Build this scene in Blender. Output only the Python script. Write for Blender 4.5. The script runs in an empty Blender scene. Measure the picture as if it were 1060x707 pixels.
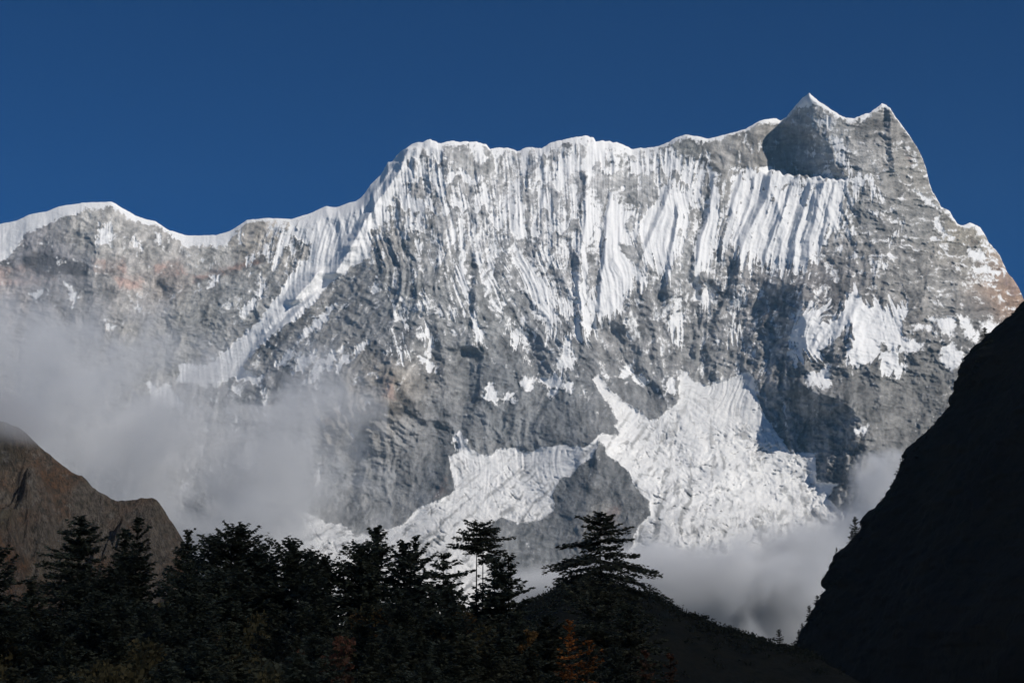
import bpy, math, random
import numpy as np

# ------------------------------------------------------------------ camera, sky, sun, exposure
scene = bpy.context.scene
F = 1631.0                    # focal length in pixels of the 1060 px wide photograph
PITCH = math.atan((700.0 - 353.5) / F)
cd = bpy.data.cameras.new("camera")
cam = bpy.data.objects.new("camera", cd)
scene.collection.objects.link(cam)
cd.sensor_width = 36.0
cd.lens = 36.0 * F / 1060.0
cd.clip_start = 0.5
cd.clip_end = 60000.0
cam.location = (0, 0, 0)
cam.rotation_euler = (math.pi / 2 + PITCH, 0, 0)
scene.camera = cam

SUN_EL, SUN_AZ = math.radians(36.0), math.radians(128.0)     # azimuth clockwise from +Y (view direction)
world = bpy.data.worlds.new("World")
scene.world = world
world.use_nodes = True
wn = world.node_tree
wn.nodes.clear()
sky = wn.nodes.new("ShaderNodeTexSky")
sky.sky_type = 'NISHITA'
sky.sun_disc = False
sky.sun_elevation = SUN_EL
sky.sun_rotation = SUN_AZ
sky.altitude = 4500.0
sky.air_density = 1.0
sky.dust_density = 0.0
sky.ozone_density = 6.0
bg = wn.nodes.new("ShaderNodeBackground")
bg.inputs["Strength"].default_value = 0.050
wo = wn.nodes.new("ShaderNodeOutputWorld")
hs = wn.nodes.new("ShaderNodeHueSaturation")           # the deep blue of thin, polarised mountain air
hs.inputs["Saturation"].default_value = 1.52
hs.inputs["Hue"].default_value = 0.508
wn.links.new(sky.outputs[0], hs.inputs["Color"])
wn.links.new(hs.outputs[0], bg.inputs[0])
wn.links.new(bg.outputs[0], wo.inputs[0])

sd = bpy.data.lights.new("sun", 'SUN')
sd.energy = 4.1
sd.angle = math.radians(0.53)
sd.color = (1.0, 0.95, 0.88)
sun = bpy.data.objects.new("sun", sd)
scene.collection.objects.link(sun)
sdir = (math.sin(SUN_AZ) * math.cos(SUN_EL), math.cos(SUN_AZ) * math.cos(SUN_EL), math.sin(SUN_EL))
from mathutils import Vector
sun.rotation_euler = Vector(sdir).to_track_quat('Z', 'Y').to_euler()
sun.location = (600, -600, 800)

scene.view_settings.view_transform = 'Standard'
scene.view_settings.look = 'None'
scene.view_settings.exposure = 0.0
scene.view_settings.gamma = 1.0
scene.view_settings.use_curve_mapping = False
scene.cycles.max_bounces = 6
scene.cycles.diffuse_bounces = 3
scene.cycles.volume_bounces = 2
scene.cycles.volume_max_steps = 256
scene.cycles.use_denoising = True
scene.cycles.use_adaptive_sampling = True
scene.cycles.adaptive_threshold = 0.02

# ------------------------------------------------------------------ helpers
COL = scene.collection


def ray_xyz(px, py, Y):
    """world point on the sight line of photo pixel (px, py) at forward distance Y"""
    xc = (px - 530.0) / F
    yc = (353.5 - py) / F
    dy = math.cos(PITCH) - yc * math.sin(PITCH)
    dz = math.sin(PITCH) + yc * math.cos(PITCH)
    return xc / dy * Y, Y, dz / dy * Y


def mesh_obj(name, verts, faces, mat, parent=None, smooth=False, link=True):
    me = bpy.data.meshes.new(name)
    verts = np.asarray(verts, dtype=np.float32)
    faces = np.asarray(faces, dtype=np.int32)
    k = faces.shape[1]
    me.vertices.add(len(verts))
    me.vertices.foreach_set("co", verts.ravel())
    me.loops.add(faces.size)
    me.loops.foreach_set("vertex_index", faces.ravel())
    me.polygons.add(len(faces))
    me.polygons.foreach_set("loop_start", np.arange(0, faces.size, k, dtype=np.int32))
    if smooth:
        me.polygons.foreach_set("use_smooth", np.ones(len(faces), dtype=bool))
    me.update(calc_edges=True)
    me.validate()
    if mat:
        me.materials.append(mat)
    o = bpy.data.objects.new(name, me)
    if link:
        COL.objects.link(o)
    if parent:
        o.parent = parent
    return o


def attr(o, name, vals):
    vals = np.asarray(vals, dtype=np.float32)
    if vals.ndim == 1:
        a = o.data.attributes.new(name, 'FLOAT', 'POINT')
        a.data.foreach_set("value", vals)
    else:
        a = o.data.attributes.new(name, 'FLOAT_COLOR', 'POINT')
        c = np.ones((len(vals), 4), dtype=np.float32)
        c[:, :3] = vals
        a.data.foreach_set("color", c.ravel())


def tag(o, label=None, cat=None, group=None, kind=None):
    if label: o["label"] = label
    if cat: o["category"] = cat
    if group: o["group"] = group
    if kind: o["kind"] = kind
    return o


# ---- noise
_rng = np.random.RandomState(11)
_PERM = _rng.permutation(4096).astype(np.int32)
_ANG = _rng.rand(4096) * 2 * np.pi
_GX = np.cos(_ANG).astype(np.float32)
_GY = np.sin(_ANG).astype(np.float32)


def pn(x, y, seed=0):
    """gradient noise, about -0.7 .. 0.7"""
    x = np.asarray(x, dtype=np.float32) + np.float32(seed * 17.37)
    y = np.asarray(y, dtype=np.float32) - np.float32(seed * 9.71)
    x0 = np.floor(x); y0 = np.floor(y)
    fx = x - x0; fy = y - y0
    xi = x0.astype(np.int32); yi = y0.astype(np.int32)
    u = fx * fx * fx * (fx * (fx * 6 - 15) + 10)
    v = fy * fy * fy * (fy * (fy * 6 - 15) + 10)

    def g(ix, iy, ax, ay):
        h = _PERM[(_PERM[(ix + seed * 131) & 4095] + iy) & 4095]
        return _GX[h] * ax + _GY[h] * ay
    a = g(xi, yi, fx, fy)
    b = g(xi + 1, yi, fx - 1, fy)
    c = g(xi, yi + 1, fx, fy - 1)
    d = g(xi + 1, yi + 1, fx - 1, fy - 1)
    return (a + (b - a) * u) * (1 - v) + (c + (d - c) * u) * v


def fbm(x, y, octv=4, seed=0, gain=0.5):
    s = 0; a = 1.0; f = 1.0
    for i in range(octv):
        s = s + a * pn(x * f, y * f, seed + i)
        a *= gain; f *= 2.03
    return s


def ridged(x, y, octv=4, seed=0, gain=0.5):
    """0..1 ridged multifractal, crests near 1"""
    s = 0; a = 1.0; f = 1.0; w = 1.0; tot = 0
    for i in range(octv):
        n = 1.0 - np.abs(pn(x * f, y * f, seed + i)) * 1.9
        n = np.clip(n, 0, 1) ** 2
        s = s + a * n * w
        w = np.clip(n * 1.6, 0.25, 1)
        tot += a
        a *= gain; f *= 2.07
    return s / tot


def sstep(a, b, x):
    t = np.clip((x - a) / (b - a), 0, 1)
    return t * t * (3 - 2 * t)


def poly_sdf(poly, X, Y, margin):
    """signed distance to the polygon in pixels, positive inside; returns (index, value) near it"""
    P = np.asarray(poly, dtype=np.float32)
    sel = np.nonzero((X > P[:, 0].min() - margin) & (X < P[:, 0].max() + margin) &
                     (Y > P[:, 1].min() - margin) & (Y < P[:, 1].max() + margin))[0]
    x = X[sel]; y = Y[sel]
    d = np.full(len(sel), 1e9, dtype=np.float32)
    ins = np.zeros(len(sel), dtype=bool)
    n = len(P)
    for i in range(n):
        ax, ay = P[i]; bx, by = P[(i + 1) % n]
        ex, ey = bx - ax, by - ay
        L = ex * ex + ey * ey + 1e-9
        t = np.clip(((x - ax) * ex + (y - ay) * ey) / L, 0, 1)
        d = np.minimum(d, (x - ax - t * ex) ** 2 + (y - ay - t * ey) ** 2)
        if ay != by:
            c = ((ay > y) != (by > y)) & (x < (bx - ax) * (y - ay) / (by - ay) + ax)
            ins ^= c
    d = np.sqrt(d)
    return sel, np.where(ins, d, -d)


def poly_all(poly, X, Y):
    v = np.full(len(X), -99.0)
    sel, d = poly_sdf(poly, X, Y, 40)
    v[sel] = d
    return v


def tps(points, X, Y, step=8.0):
    """thin plate spline through (x, y, value), evaluated on a coarse grid and sampled"""
    P = np.array(points, dtype=np.float64)
    n = len(P)
    s = 100.0
    A = P[:, :2] / s

    def K(r2):
        return np.where(r2 > 1e-12, 0.5 * r2 * np.log(np.maximum(r2, 1e-12)), 0)
    D = ((A[:, None] - A[None]) ** 2).sum(-1)
    M = np.zeros((n + 3, n + 3))
    M[:n, :n] = K(D) + np.eye(n) * 1e-3
    M[:n, n] = 1; M[:n, n + 1:] = A
    M[n, :n] = 1; M[n + 1:, :n] = A.T
    w = np.linalg.solve(M, np.concatenate([P[:, 2], [0, 0, 0]]))
    gx = np.arange(X.min() - step, X.max() + 2 * step, step)
    gy = np.arange(Y.min() - step, Y.max() + 2 * step, step)
    G = np.stack(np.meshgrid(gx, gy), -1).reshape(-1, 2) / s
    V = K(((G[:, None] - A[None]) ** 2).sum(-1)) @ w[:n] + w[n] + G @ w[n + 1:]
    V = V.reshape(len(gy), len(gx))
    return bil(V, (X - gx[0]) / step, (Y - gy[0]) / step)


def idw(points, X, Y, step=6.0, power=3.0):
    P = np.array(points, dtype=np.float64)
    gx = np.arange(X.min() - step, X.max() + 2 * step, step)
    gy = np.arange(Y.min() - step, Y.max() + 2 * step, step)
    G = np.stack(np.meshgrid(gx, gy), -1).reshape(-1, 2)
    W = 1.0 / (((G[:, None] - P[None, :, :2]) ** 2).sum(-1) + 60.0) ** (power / 2)
    V = (W @ P[:, 2:]) / W.sum(1)[:, None]
    V = V.reshape(len(gy), len(gx), -1)
    return bil(V, (X - gx[0]) / step, (Y - gy[0]) / step).squeeze()


def bil(V, x, y):
    x0 = np.clip(np.floor(x).astype(int), 0, V.shape[1] - 2)
    y0 = np.clip(np.floor(y).astype(int), 0, V.shape[0] - 2)
    fx = x - x0; fy = y - y0
    if V.ndim == 3:
        fx = fx[:, None]; fy = fy[:, None]
    return ((V[y0, x0] * (1 - fx) + V[y0, x0 + 1] * fx) * (1 - fy)
            + (V[y0 + 1, x0] * (1 - fx) + V[y0 + 1, x0 + 1] * fx) * fy)


# ---- shader helper
class NT:
    def __init__(self, name):
        self.m = bpy.data.materials.new(name)
        self.m.use_nodes = True
        self.t = self.m.node_tree
        self.t.nodes.clear()
        self.out = self.t.nodes.new("ShaderNodeOutputMaterial")

    def n(self, kind, **kw):
        nd = self.t.nodes.new("ShaderNode" + kind)
        for k, v in kw.items():
            setattr(nd, k, v)
        return nd

    def l(self, a, b):
        self.t.links.new(a, b)

    def math(self, op, a, b=None, c=None, clamp=False):
        nd = self.n("Math", operation=op, use_clamp=clamp)
        for i, v in enumerate((a, b, c)):
            if v is None: continue
            if isinstance(v, (int, float)): nd.inputs[i].default_value = v
            else: self.l(v, nd.inputs[i])
        return nd.outputs[0]

    def noise(self, scale, detail=3.0, rough=0.55, vec=None, dist=0.0):
        nd = self.n("TexNoise")
        nd.inputs["Scale"].default_value = scale
        nd.inputs["Detail"].default_value = detail
        nd.inputs["Roughness"].default_value = rough
        nd.inputs["Distortion"].default_value = dist
        if vec is not None: self.l(vec, nd.inputs["Vector"])
        return nd.outputs["Fac"]

    def coord(self, scale=(1, 1, 1)):
        tc = self.n("TexCoord")
        mp = self.n("Mapping")
        mp.inputs["Scale"].default_value = scale
        self.l(tc.outputs["Object"], mp.inputs["Vector"])
        return mp.outputs["Vector"]

    def mix(self, fac, a, b, blend='MIX'):
        nd = self.n("Mix", data_type='RGBA', blend_type=blend)
        for sock, v in ((nd.inputs[0], fac), (nd.inputs[6], a), (nd.inputs[7], b)):
            if isinstance(v, (int, float)): sock.default_value = v
            elif isinstance(v, tuple): sock.default_value = (*v, 1.0) if len(v) == 3 else v
            else: self.l(v, sock)
        return nd.outputs[2]

    def maprange(self, v, a, b, c=0.0, d=1.0):
        nd = self.n("MapRange")
        self.l(v, nd.inputs[0])
        for i, q in enumerate((a, b, c, d)): nd.inputs[i + 1].default_value = q
        return nd.outputs[0]

    def bsdf(self, color, rough=0.9, spec=0.15, bump=None, bump_dist=1.0, bump_str=0.5):
        b = self.n("BsdfPrincipled")
        if isinstance(color, tuple): b.inputs["Base Color"].default_value = (*color, 1)
        else: self.l(color, b.inputs["Base Color"])
        if isinstance(rough, (int, float)): b.inputs["Roughness"].default_value = rough
        else: self.l(rough, b.inputs["Roughness"])
        b.inputs["Specular IOR Level"].default_value = spec
        if bump is not None:
            bp = self.n("Bump")
            bp.inputs["Strength"].default_value = bump_str
            bp.inputs["Distance"].default_value = bump_dist
            self.l(bump, bp.inputs["Height"])
            self.l(bp.outputs[0], b.inputs["Normal"])
        self.l(b.outputs[0], self.out.inputs["Surface"])
        return b


# ------------------------------------------------------------------ materials of the setting
def mat_mountain(name, glacier=False):
    t = NT(name)
    co = t.coord()
    sn = t.n("Attribute", attribute_name="snow").outputs["Fac"]
    rc = t.n("Attribute", attribute_name="rock").outputs["Color"]
    st = t.coord((0.9, 0.9, 0.28))
    n1 = t.noise(0.05, 5.0, 0.62, co)                # 20 m grain
    n2 = t.noise(0.16, 4.0, 0.6, st)                 # 6 m vertical grain
    jit = t.math('ADD', t.math('MULTIPLY', t.math('SUBTRACT', n1, 0.5), 0.9),
                 t.math('MULTIPLY', t.math('SUBTRACT', n2, 0.5), 0.7))
    cov = t.maprange(t.math('ADD', sn, jit), 0.34, 0.70)
    shade = t.math('ADD', t.math('MULTIPLY', n1, 0.6), t.math('MULTIPLY', n2, 0.5))     # ~0.55 mean
    shade = t.math('ADD', shade, 0.45)
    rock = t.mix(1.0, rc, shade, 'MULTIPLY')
    n3 = t.noise(0.02, 3.0, 0.6, co)
    snowc = t.mix(n3, (0.86, 0.855, 0.84), (0.76, 0.755, 0.745))
    if glacier:
        snowc = t.mix(1.0, rc, t.math('ADD', t.math('MULTIPLY', n1, .3), .85), 'MULTIPLY')
    col = t.mix(cov, rock, snowc)
    h = t.math('ADD', t.math('MULTIPLY', n1, 1.0), t.math('MULTIPLY', n2, 0.45))
    h = t.math('MULTIPLY', h, t.math('SUBTRACT', 1.15, t.math('MULTIPLY', cov, 0.75)))
    t.bsdf(col, 0.85, 0.1, h, 3.0 if glacier else 6.0, 0.55)
    return t.m


M_MOUNT = mat_mountain("mountain_rock_and_snow")
M_GLAC = mat_mountain("glacier_ice", True)

# ------------------------------------------------------------------ the mountain
SKYL = [(-120, 262), (-60, 246), (0, 232), (17, 228.7), (31, 222), (48, 219), (61, 214), (85, 210), (116, 209),
        (124.5, 214), (139, 222.5), (150, 227), (161, 229.5), (175.5, 238.6), (192.5, 243.7), (223.6, 243.7),
        (238, 239.4), (256, 228), (277, 226), (301, 227), (318, 222), (338, 213.4), (347.6, 214.8), (367.5, 208.3),
        (372, 206), (377.4, 200.7), (383, 192), (394.3, 180.9), (401.4, 168), (405.7, 167.7), (414, 156.8),
        (425.5, 149.7), (436, 147.5), (445.3, 144.4), (453.8, 148.3), (470.8, 146.3), (493.4, 147.5), (500, 148.6),
        (503.3, 149.2), (507.5, 154.4), (516, 153.2), (525.5, 153.4), (535.4, 156.8), (545.3, 153), (560.9, 153.4),
        (568, 149), (576.4, 146), (586, 144.5), (596, 142), (607.5, 140.4), (614.6, 142.6), (617, 147), (624.5, 146),
        (638.7, 147.7), (647, 151), (654.3, 154), (668, 153.3), (681, 151.7), (692.5, 146.9), (700, 142.5), (709.4, 139.8),
        (723.6, 141.2), (733.5, 144), (751.9, 139.2), (771.7, 134), (785.5, 125.8), (795, 123.6), (803.5, 122.5),
        (808, 125), (814, 121.5), (819, 114.5), (825, 107.8), (830.8, 101.2), (837.8, 96.6), (841, 99.5), (848, 105.2),
        (859, 112.5), (868, 118), (876, 123), (884.5, 122.5), (893, 119.2), (901.5, 116.8), (907, 112), (912.8, 106.9),
        (917, 108.8), (921.3, 111.6), (927, 121), (935.5, 132.4), (945.4, 146.5), (951, 156), (955.3, 164.9), (958.8, 174.8), (961.8, 189), (965, 197.5), (969.4, 204.5), (974, 213), (978, 215.9), (983.6, 218.7), (987, 226), (990.7, 231.4), (997, 232.8),
        (1003.4, 231), (1009, 232), (1014.7, 235.7), (1020, 244), (1023.2, 251.2), (1029, 257), (1034.6, 263.5),
        (1039, 274), (1043, 282.5), (1049, 290), (1054.4, 296.7), (1060, 310), (1080, 345), (1110, 395), (1150, 450)]
SKYL = np.array(SKYL, dtype=np.float64)

MACRO = [  # photo x, y, forward distance in metres: the large shape of the wall
    (-100, 260, 7180), (0, 232, 7200), (116, 209, 7180), (192, 244, 7140), (256, 228, 7080), (338, 213, 7010), (400, 170, 6960),
    (445, 145, 6880), (520, 154, 6960), (600, 142, 6900), (660, 153, 6980), (710, 140, 6930), (800, 123, 6900), (838, 97, 6760),
    (913, 107, 6740), (945, 147, 6680), (960, 180, 6650), (1003, 231, 6560), (1060, 310, 6400), (1150, 450, 6200),
    (100, 270, 7020), (100, 320, 6900), (100, 380, 6830), (0, 380, 6850), (0, 560, 6150), (100, 560, 6150), (200, 300, 6930), (200, 380, 6800),
    (250, 330, 6810), (300, 270, 6900), (270, 370, 6720), (330, 300, 6770), (300, 390, 6500), (380, 240, 6810), (200, 450, 6500),
    (450, 230, 6700), (450, 300, 6500), (600, 230, 6670), (600, 300, 6500), (700, 230, 6690), (700, 300, 6490), (520, 300, 6520),
    (380, 340, 6490), (430, 400, 6270), (560, 420, 6260), (380, 430, 6190), (400, 520, 6060), (340, 520, 6120), (500, 450, 6230),
    (620, 380, 6340), (650, 400, 6320), (740, 385, 6380), (780, 330, 6440),
    (480, 475, 6160), (540, 465, 6170), (540, 500, 5990), (450, 560, 5620), (350, 570, 5640), (300, 560, 5720), (500, 600, 5350),
    (740, 410, 6290), (720, 450, 6080), (650, 450, 6110), (720, 500, 5820), (760, 540, 5580), (680, 590, 5250), (850, 520, 5760), (400, 620, 5200), (800, 620, 5100),
    (618, 462, 5960), (640, 520, 5720), (560, 560, 5660), (600, 600, 5450),
    (850, 250, 6480), (880, 310, 6240), (900, 380, 5990), (900, 450, 5830), (850, 415, 6020), (890, 520, 5680), (950, 400, 5950), (1000, 350, 6070),
    (950, 250, 6430), (900, 200, 6560), (1040, 300, 6360), (960, 560, 5600), (1100, 600, 5500), (1080, 480, 5780), (-60, 620, 5900), (200, 620, 5500),
]

# ridge lines standing out of the wall: points, height toward the viewer (m), width left, width right (px), fade at the ends
SPURS = [
    # summit pyramid: a sharp edge whose left side falls away and lies in shade
    ([(832, 96), (838, 112), (847, 138), (862, 163), (879, 186)], -135, 32, 34, 4, 3),
    ([(832, 96), (838, 112), (847, 138), (862, 163), (879, 189)], 30, 60, 110, 6, 60),
    # second summit rib
    ([(921, 112), (921, 130), (924, 150), (926, 172)], 26, 6, 36, 4, 14),
    # spurs of the fluted face, sun on the right flank
    ([(740, 182), (736, 205), (733, 225), (726, 250), (721, 272)], 36, 6.0, 34, 8, 30),
    ([(798, 183), (790, 212), (776, 236), (768, 262), (762, 300)], 48, 8.5, 40, 8, 25),
    ([(822, 190), (814, 212), (803, 236), (794, 262)], 22, 4, 22, 6, 20),
    ([(842, 190), (836, 206), (829, 226), (824, 245), (822, 286)], 34, 7, 24, 4, 20),
    ([(856, 183), (848, 205), (843, 230), (836, 262), (832, 300)], 36, 8, 24, 4, 25),
    ([(866, 188), (860, 205), (855, 230), (850, 256)], 14, 3, 16, 4, 20),
    ([(769, 182), (762, 202), (752, 240), (748, 262)], 20, 4, 22, 6, 20),
    ([(782, 184), (775, 215), (765, 240)], 16, 3, 16, 6, 20),
    ([(607, 188), (607, 225), (603, 250), (599, 275), (600, 300), (603, 340)], 34, 6.5, 20, 20, 25),
    ([(633, 200), (629, 225), (626, 260), (622, 300), (620, 325)], 26, 4, 44, 6, 30),
    ([(695, 192), (688, 210), (678, 235), (668, 258)], 26, 5, 30, 8, 25),
    ([(702, 215), (700, 240), (694, 265), (690, 300)], 22, 4, 24, 8, 25),
    ([(634, 152), (635, 162), (636, 176)], 22, 4, 20, 5, 8),
    ([(560, 160), (566, 190), (560, 220)], 14, 4, 24, 10, 30),
    ([(725, 290), (728, 320), (722, 360)], 24, 6, 36, 15, 25),
    # ramp of ice on the left: crest with a shaded left side
    ([(422, 155), (414, 178), (398, 200), (378, 228), (368, 246)], 56, 8, 22, 4, 16),
    ([(408, 170), (396, 190), (384, 208)], 24, 4.5, 16, 4, 10),
    ([(364, 256), (348, 282)], 62, 13, 16, 8, 8),
    ([(328, 283), (306, 309)], 66, 16, 18, 8, 8),
    ([(322, 308), (300, 330), (276, 350), (256, 380)], 48, 7, 40, 10, 12),
    # main buttress
    ([(492, 262), (494, 285), (490, 330)], 22, 5, 40, 10, 40),
    ([(445, 300), (425, 360), (409, 395), (400, 420)], 30, 40, 30, 40, 30),
    ([(409, 385), (420, 410), (438, 432)], 34, 22, 26, 10, 20),
    ([(395, 420), (360, 440), (336, 480)], 22, 30, 24, 10, 30),
    ([(500, 365), (497, 400), (490, 440), (484, 462)], -40, 12, 40, 8, 10),
    ([(560, 350), (575, 385), (590, 420)], -30, 14, 50, 15, 20),
    ([(655, 345), (668, 380), (690, 412)], -40, 16, 40, 15, 10),
    ([(748, 300), (744, 340), (738, 372)], -36, 14, 40, 15, 14),
    ([(452, 330), (462, 372), (460, 420), (468, 470)], -34, 12, 60, 15, 20),
    ([(385, 430), (378, 480), (372, 530)], -26, 10, 40, 15, 20),
    ([(180, 300), (186, 340), (184, 380)], -26, 14, 50, 15, 20),
    ([(100, 250), (96, 300)], -26, 12, 40, 15, 20),
    # rock island in the glacier
    ([(619, 458), (617, 480), (608, 520), (602, 560)], 34, 26, 30, 6, 30),
    ([(618, 462), (614, 490), (607, 520)], -10, 5, 12, 4, 12),
    # right buttress
    ([(818, 300), (832, 330), (836, 370), (842, 405)], 84, 30, 90, 25, 30),
    ([(842, 405), (862, 412), (884, 430), (892, 470), (900, 530)], 100, 56, 70, 30, 60),
    ([(886, 342), (880, 362), (862, 384)], 40, 10, 34, 6, 8),
    ([(879, 303), (872, 330), (866, 350)], 16, 6, 40, 5, 20),
    ([(886, 262), (882, 285), (880, 303)], 18, 6, 24, 8, 8),
    ([(910, 262), (906, 290)], 20, 6, 24, 5, 12),
]

# snow patches with a shape of their own
SNOW = [
    # cap along the left crest
    [(-110, 240), (0, 228), (30, 218), (61, 210), (116, 205), (140, 217), (175, 234), (195, 240), (224, 240), (240, 235), (258, 224), (272, 222),
     (272, 229), (257, 231), (241, 243), (232, 254), (209, 253), (195, 256), (173, 241), (161, 232.5), (141, 228), (127, 221), (116, 213.5),
     (93, 216), (71, 222), (48, 230), (28, 242), (12, 262), (0, 272), (-110, 300)],
    [(113, 226), (117, 245), (114, 256), (108, 250), (100, 257), (104, 241)], [(68, 293), (74, 297), (80, 312), (76, 317), (69, 300)],
    [(227, 283), (220, 298), (216, 298), (222, 286)], [(160, 240), (163, 242), (168, 258), (163, 254)], [(141, 246), (147, 259), (142, 256)],
    [(30, 305), (45, 299), (48, 303), (36, 309)], [(252, 321), (262, 305), (273, 296), (264, 314), (254, 325)], [(110, 331), (118, 340), (112, 340)],
    # ramp of ice
    [(335, 218), (367, 206), (380, 198), (394, 180), (402, 165), (414, 155), (428, 149), (424, 160), (420, 174), (421, 184), (408.5, 205), (400, 218),
     (408, 227), (383, 239), (381.6, 264), (357.6, 281), (335, 301), (321, 318), (304, 330), (287, 343), (267, 357), (258, 370), (250, 379), (262, 390),
     (272, 389), (266, 399), (240, 390), (226, 399), (209.5, 397), (184, 395), (187, 377), (215, 378), (226, 368), (249, 350), (262, 340),
     (278, 320), (295, 295), (315, 270), (330, 246)],
    [(240, 478), (261, 458), (267, 456), (268, 478), (256, 486)], [(150, 395), (180, 400), (190, 420), (160, 420)],
    # main face fans
    [(633, 199), (641, 215), (648, 238), (657, 262), (668, 285), (672, 296), (660, 297), (648, 303), (643, 322), (628, 331), (612, 339), (606, 336),
     (605, 318), (621, 302), (625, 260), (628, 225)],
    [(606, 186), (612, 205), (622, 219), (614, 240), (610, 270), (608, 300), (606, 330), (597, 318), (601, 300), (602, 270), (604, 240)],
    [(695, 192), (710, 199), (724, 212), (714, 221), (701, 221), (699, 240), (704, 262), (690, 288), (681, 281), (672, 270), (668, 256), (655, 238), (668, 219), (682, 207)],
    [(739, 187), (748, 214), (743, 250), (735, 280), (721, 291), (719, 268), (728, 232)],
    [(757, 178), (778, 176), (800, 172), (815, 178), (826, 190), (846, 184), (872, 183), (881, 200), (876, 226), (868, 238), (858, 242), (856, 262), (846, 265),
     (838, 285), (820, 289), (800, 284), (775, 283), (764, 278), (756, 262), (748, 262), (750, 232)],
    [(531, 268), (552, 275), (567, 300), (578, 332), (571, 352), (561, 335), (550, 315), (540, 296)],
    [(565, 290), (590, 312), (611, 350), (606, 351), (585, 326), (564, 303)],
    [(583, 351), (592, 355), (590, 367), (598, 379), (585, 384), (577, 376), (582, 365)], [(532, 336), (541, 340), (545, 358), (542, 367), (535, 352)],
    [(536, 398), (545, 387), (554, 393), (548, 402), (540, 401)], [(560, 391), (570, 386), (580, 393), (594, 396), (594, 405), (580, 400), (566, 403)],
    [(568, 404), (577, 405), (573, 413)], [(500, 410), (507, 397), (513, 402), (517, 414), (512, 418), (502, 412)], [(519, 414), (525, 405), (536, 412), (530, 417)],
    [(641, 389), (648, 379), (656, 377), (654, 387)], [(658, 391), (665, 387), (671, 396), (664, 399)], [(702, 303), (709, 330), (704, 351), (692, 341), (697, 322)],
    [(721, 326), (727, 304), (735, 298), (734, 320)], [(750, 354), (758, 340), (768, 342), (769, 352), (757, 356)], [(755, 322), (762, 310), (772, 308), (771, 322)],
    [(690, 405), (692, 390), (698, 392), (699, 408)], [(413, 320), (418, 324), (422, 339), (416, 340)], [(400, 302), (409, 312), (418, 330), (408, 318)],
    [(431, 342), (449, 344), (442, 361)], [(403, 354), (412, 358), (420, 364), (422, 372), (413, 366)], [(431, 365), (440, 372), (451, 385), (446, 384)],
    [(470, 278), (485, 280), (484, 300), (482, 327), (478, 308), (472, 296)], [(485, 326), (494, 330), (500, 358), (496, 360), (488, 345)],
    [(500, 272), (512, 290), (520, 313), (514, 308), (504, 288)], [(518, 275), (529, 280), (530, 290)], [(525, 337), (538, 342), (545, 364), (535, 356)],
    [(435, 311), (443, 314), (446, 325), (438, 322)], [(464, 312), (472, 314), (473, 321), (466, 319)],
    [(341, 317), (346, 318), (326, 342), (308, 355), (312, 346), (328, 330)], [(284, 382), (292, 370), (303, 363), (304, 368), (294, 380)],
    [(304, 385), (310, 369), (328, 363), (326, 372), (312, 384)], [(318, 398), (330, 376), (352, 360), (360, 356), (344, 374), (326, 396)],
    [(346, 382), (354, 368), (364, 362), (361, 374), (350, 383)], [(366, 368), (370, 357), (381, 351), (376, 362)], [(388, 286), (394, 300), (386, 304)],
    [(476, 470), (470, 455), (475, 446), (480, 452), (484, 466)], [(424, 234), (432, 244), (442, 258), (436, 254)],
    # right apron
    [(879, 304), (887, 306), (890, 316), (900, 318), (910, 316), (913, 321), (924, 318), (938, 315), (938, 332), (930, 343), (927, 363), (937, 374), (932, 386), (921, 389),
     (913, 380), (907, 374), (895, 376), (884, 379), (876, 369), (884, 355), (884, 346), (868, 345), (862, 356), (850, 366), (836, 369), (821, 375),
     (828, 355), (817, 349), (824, 335), (831, 325), (841, 318), (843, 326), (867, 326), (873, 312)],
    [(835, 390), (850, 385), (858, 377), (859, 396), (845, 400), (836, 399)], [(930, 352), (944, 350), (955, 358), (946, 364), (931, 362)],
    [(978, 361), (985, 355), (997, 366), (993, 379), (983, 382), (975, 373)], [(965, 331), (976, 330), (989, 331), (988, 346), (976, 343)],
    [(992, 327), (1002, 330), (1012, 345), (1013, 353), (998, 348)], [(1016, 334), (1032, 336), (1030, 348), (1018, 346)], [(938, 342), (952, 335), (970, 345), (956, 341)],
    [(885, 448), (892, 442), (899, 440), (898, 446), (888, 452)], [(909, 278), (913, 265), (919, 277)], [(883, 268), (885, 256), (888, 270)],
    # summits
    [(826, 110), (830, 99), (838, 92), (850, 101), (876, 119), (886, 119), (902, 113), (913, 103), (921, 108), (918, 114), (912, 112), (904, 119), (890, 124), (878, 127),
     (862, 119), (848, 111), (840, 109), (834, 112)],
    [(784, 128), (790, 121), (804, 119), (808, 126), (802, 128), (792, 128)], [(690, 150), (700, 140), (712, 136), (734, 140), (752, 136), (772, 131), (786, 123), (786, 127), (772, 137),
     (752, 142), (734, 147), (722, 144), (709, 142.6), (700, 145)],
    [(857, 150), (864, 156), (880, 176), (916, 209), (911, 211), (893, 199), (872, 176)], [(882, 187), (888, 187), (897, 199), (889, 204), (882, 200)],
    [(858, 139), (868, 143), (876, 152), (864, 152)], [(945, 195), (958, 203), (972, 218), (962, 212)], [(964, 230), (970, 226), (977, 238), (988, 246), (974, 243)],
    [(990, 230), (1003, 228), (1014, 233), (1016, 238), (1006, 235), (994, 236)], [(975, 213), (984, 217), (982, 221)], [(1000, 257), (1018, 262), (1030, 270), (1016, 271), (1002, 266)],
    [(1006, 276), (1028, 278), (1036, 284), (1016, 284)], [(919, 241), (934, 236), (936, 239), (922, 244)],
]
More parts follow.
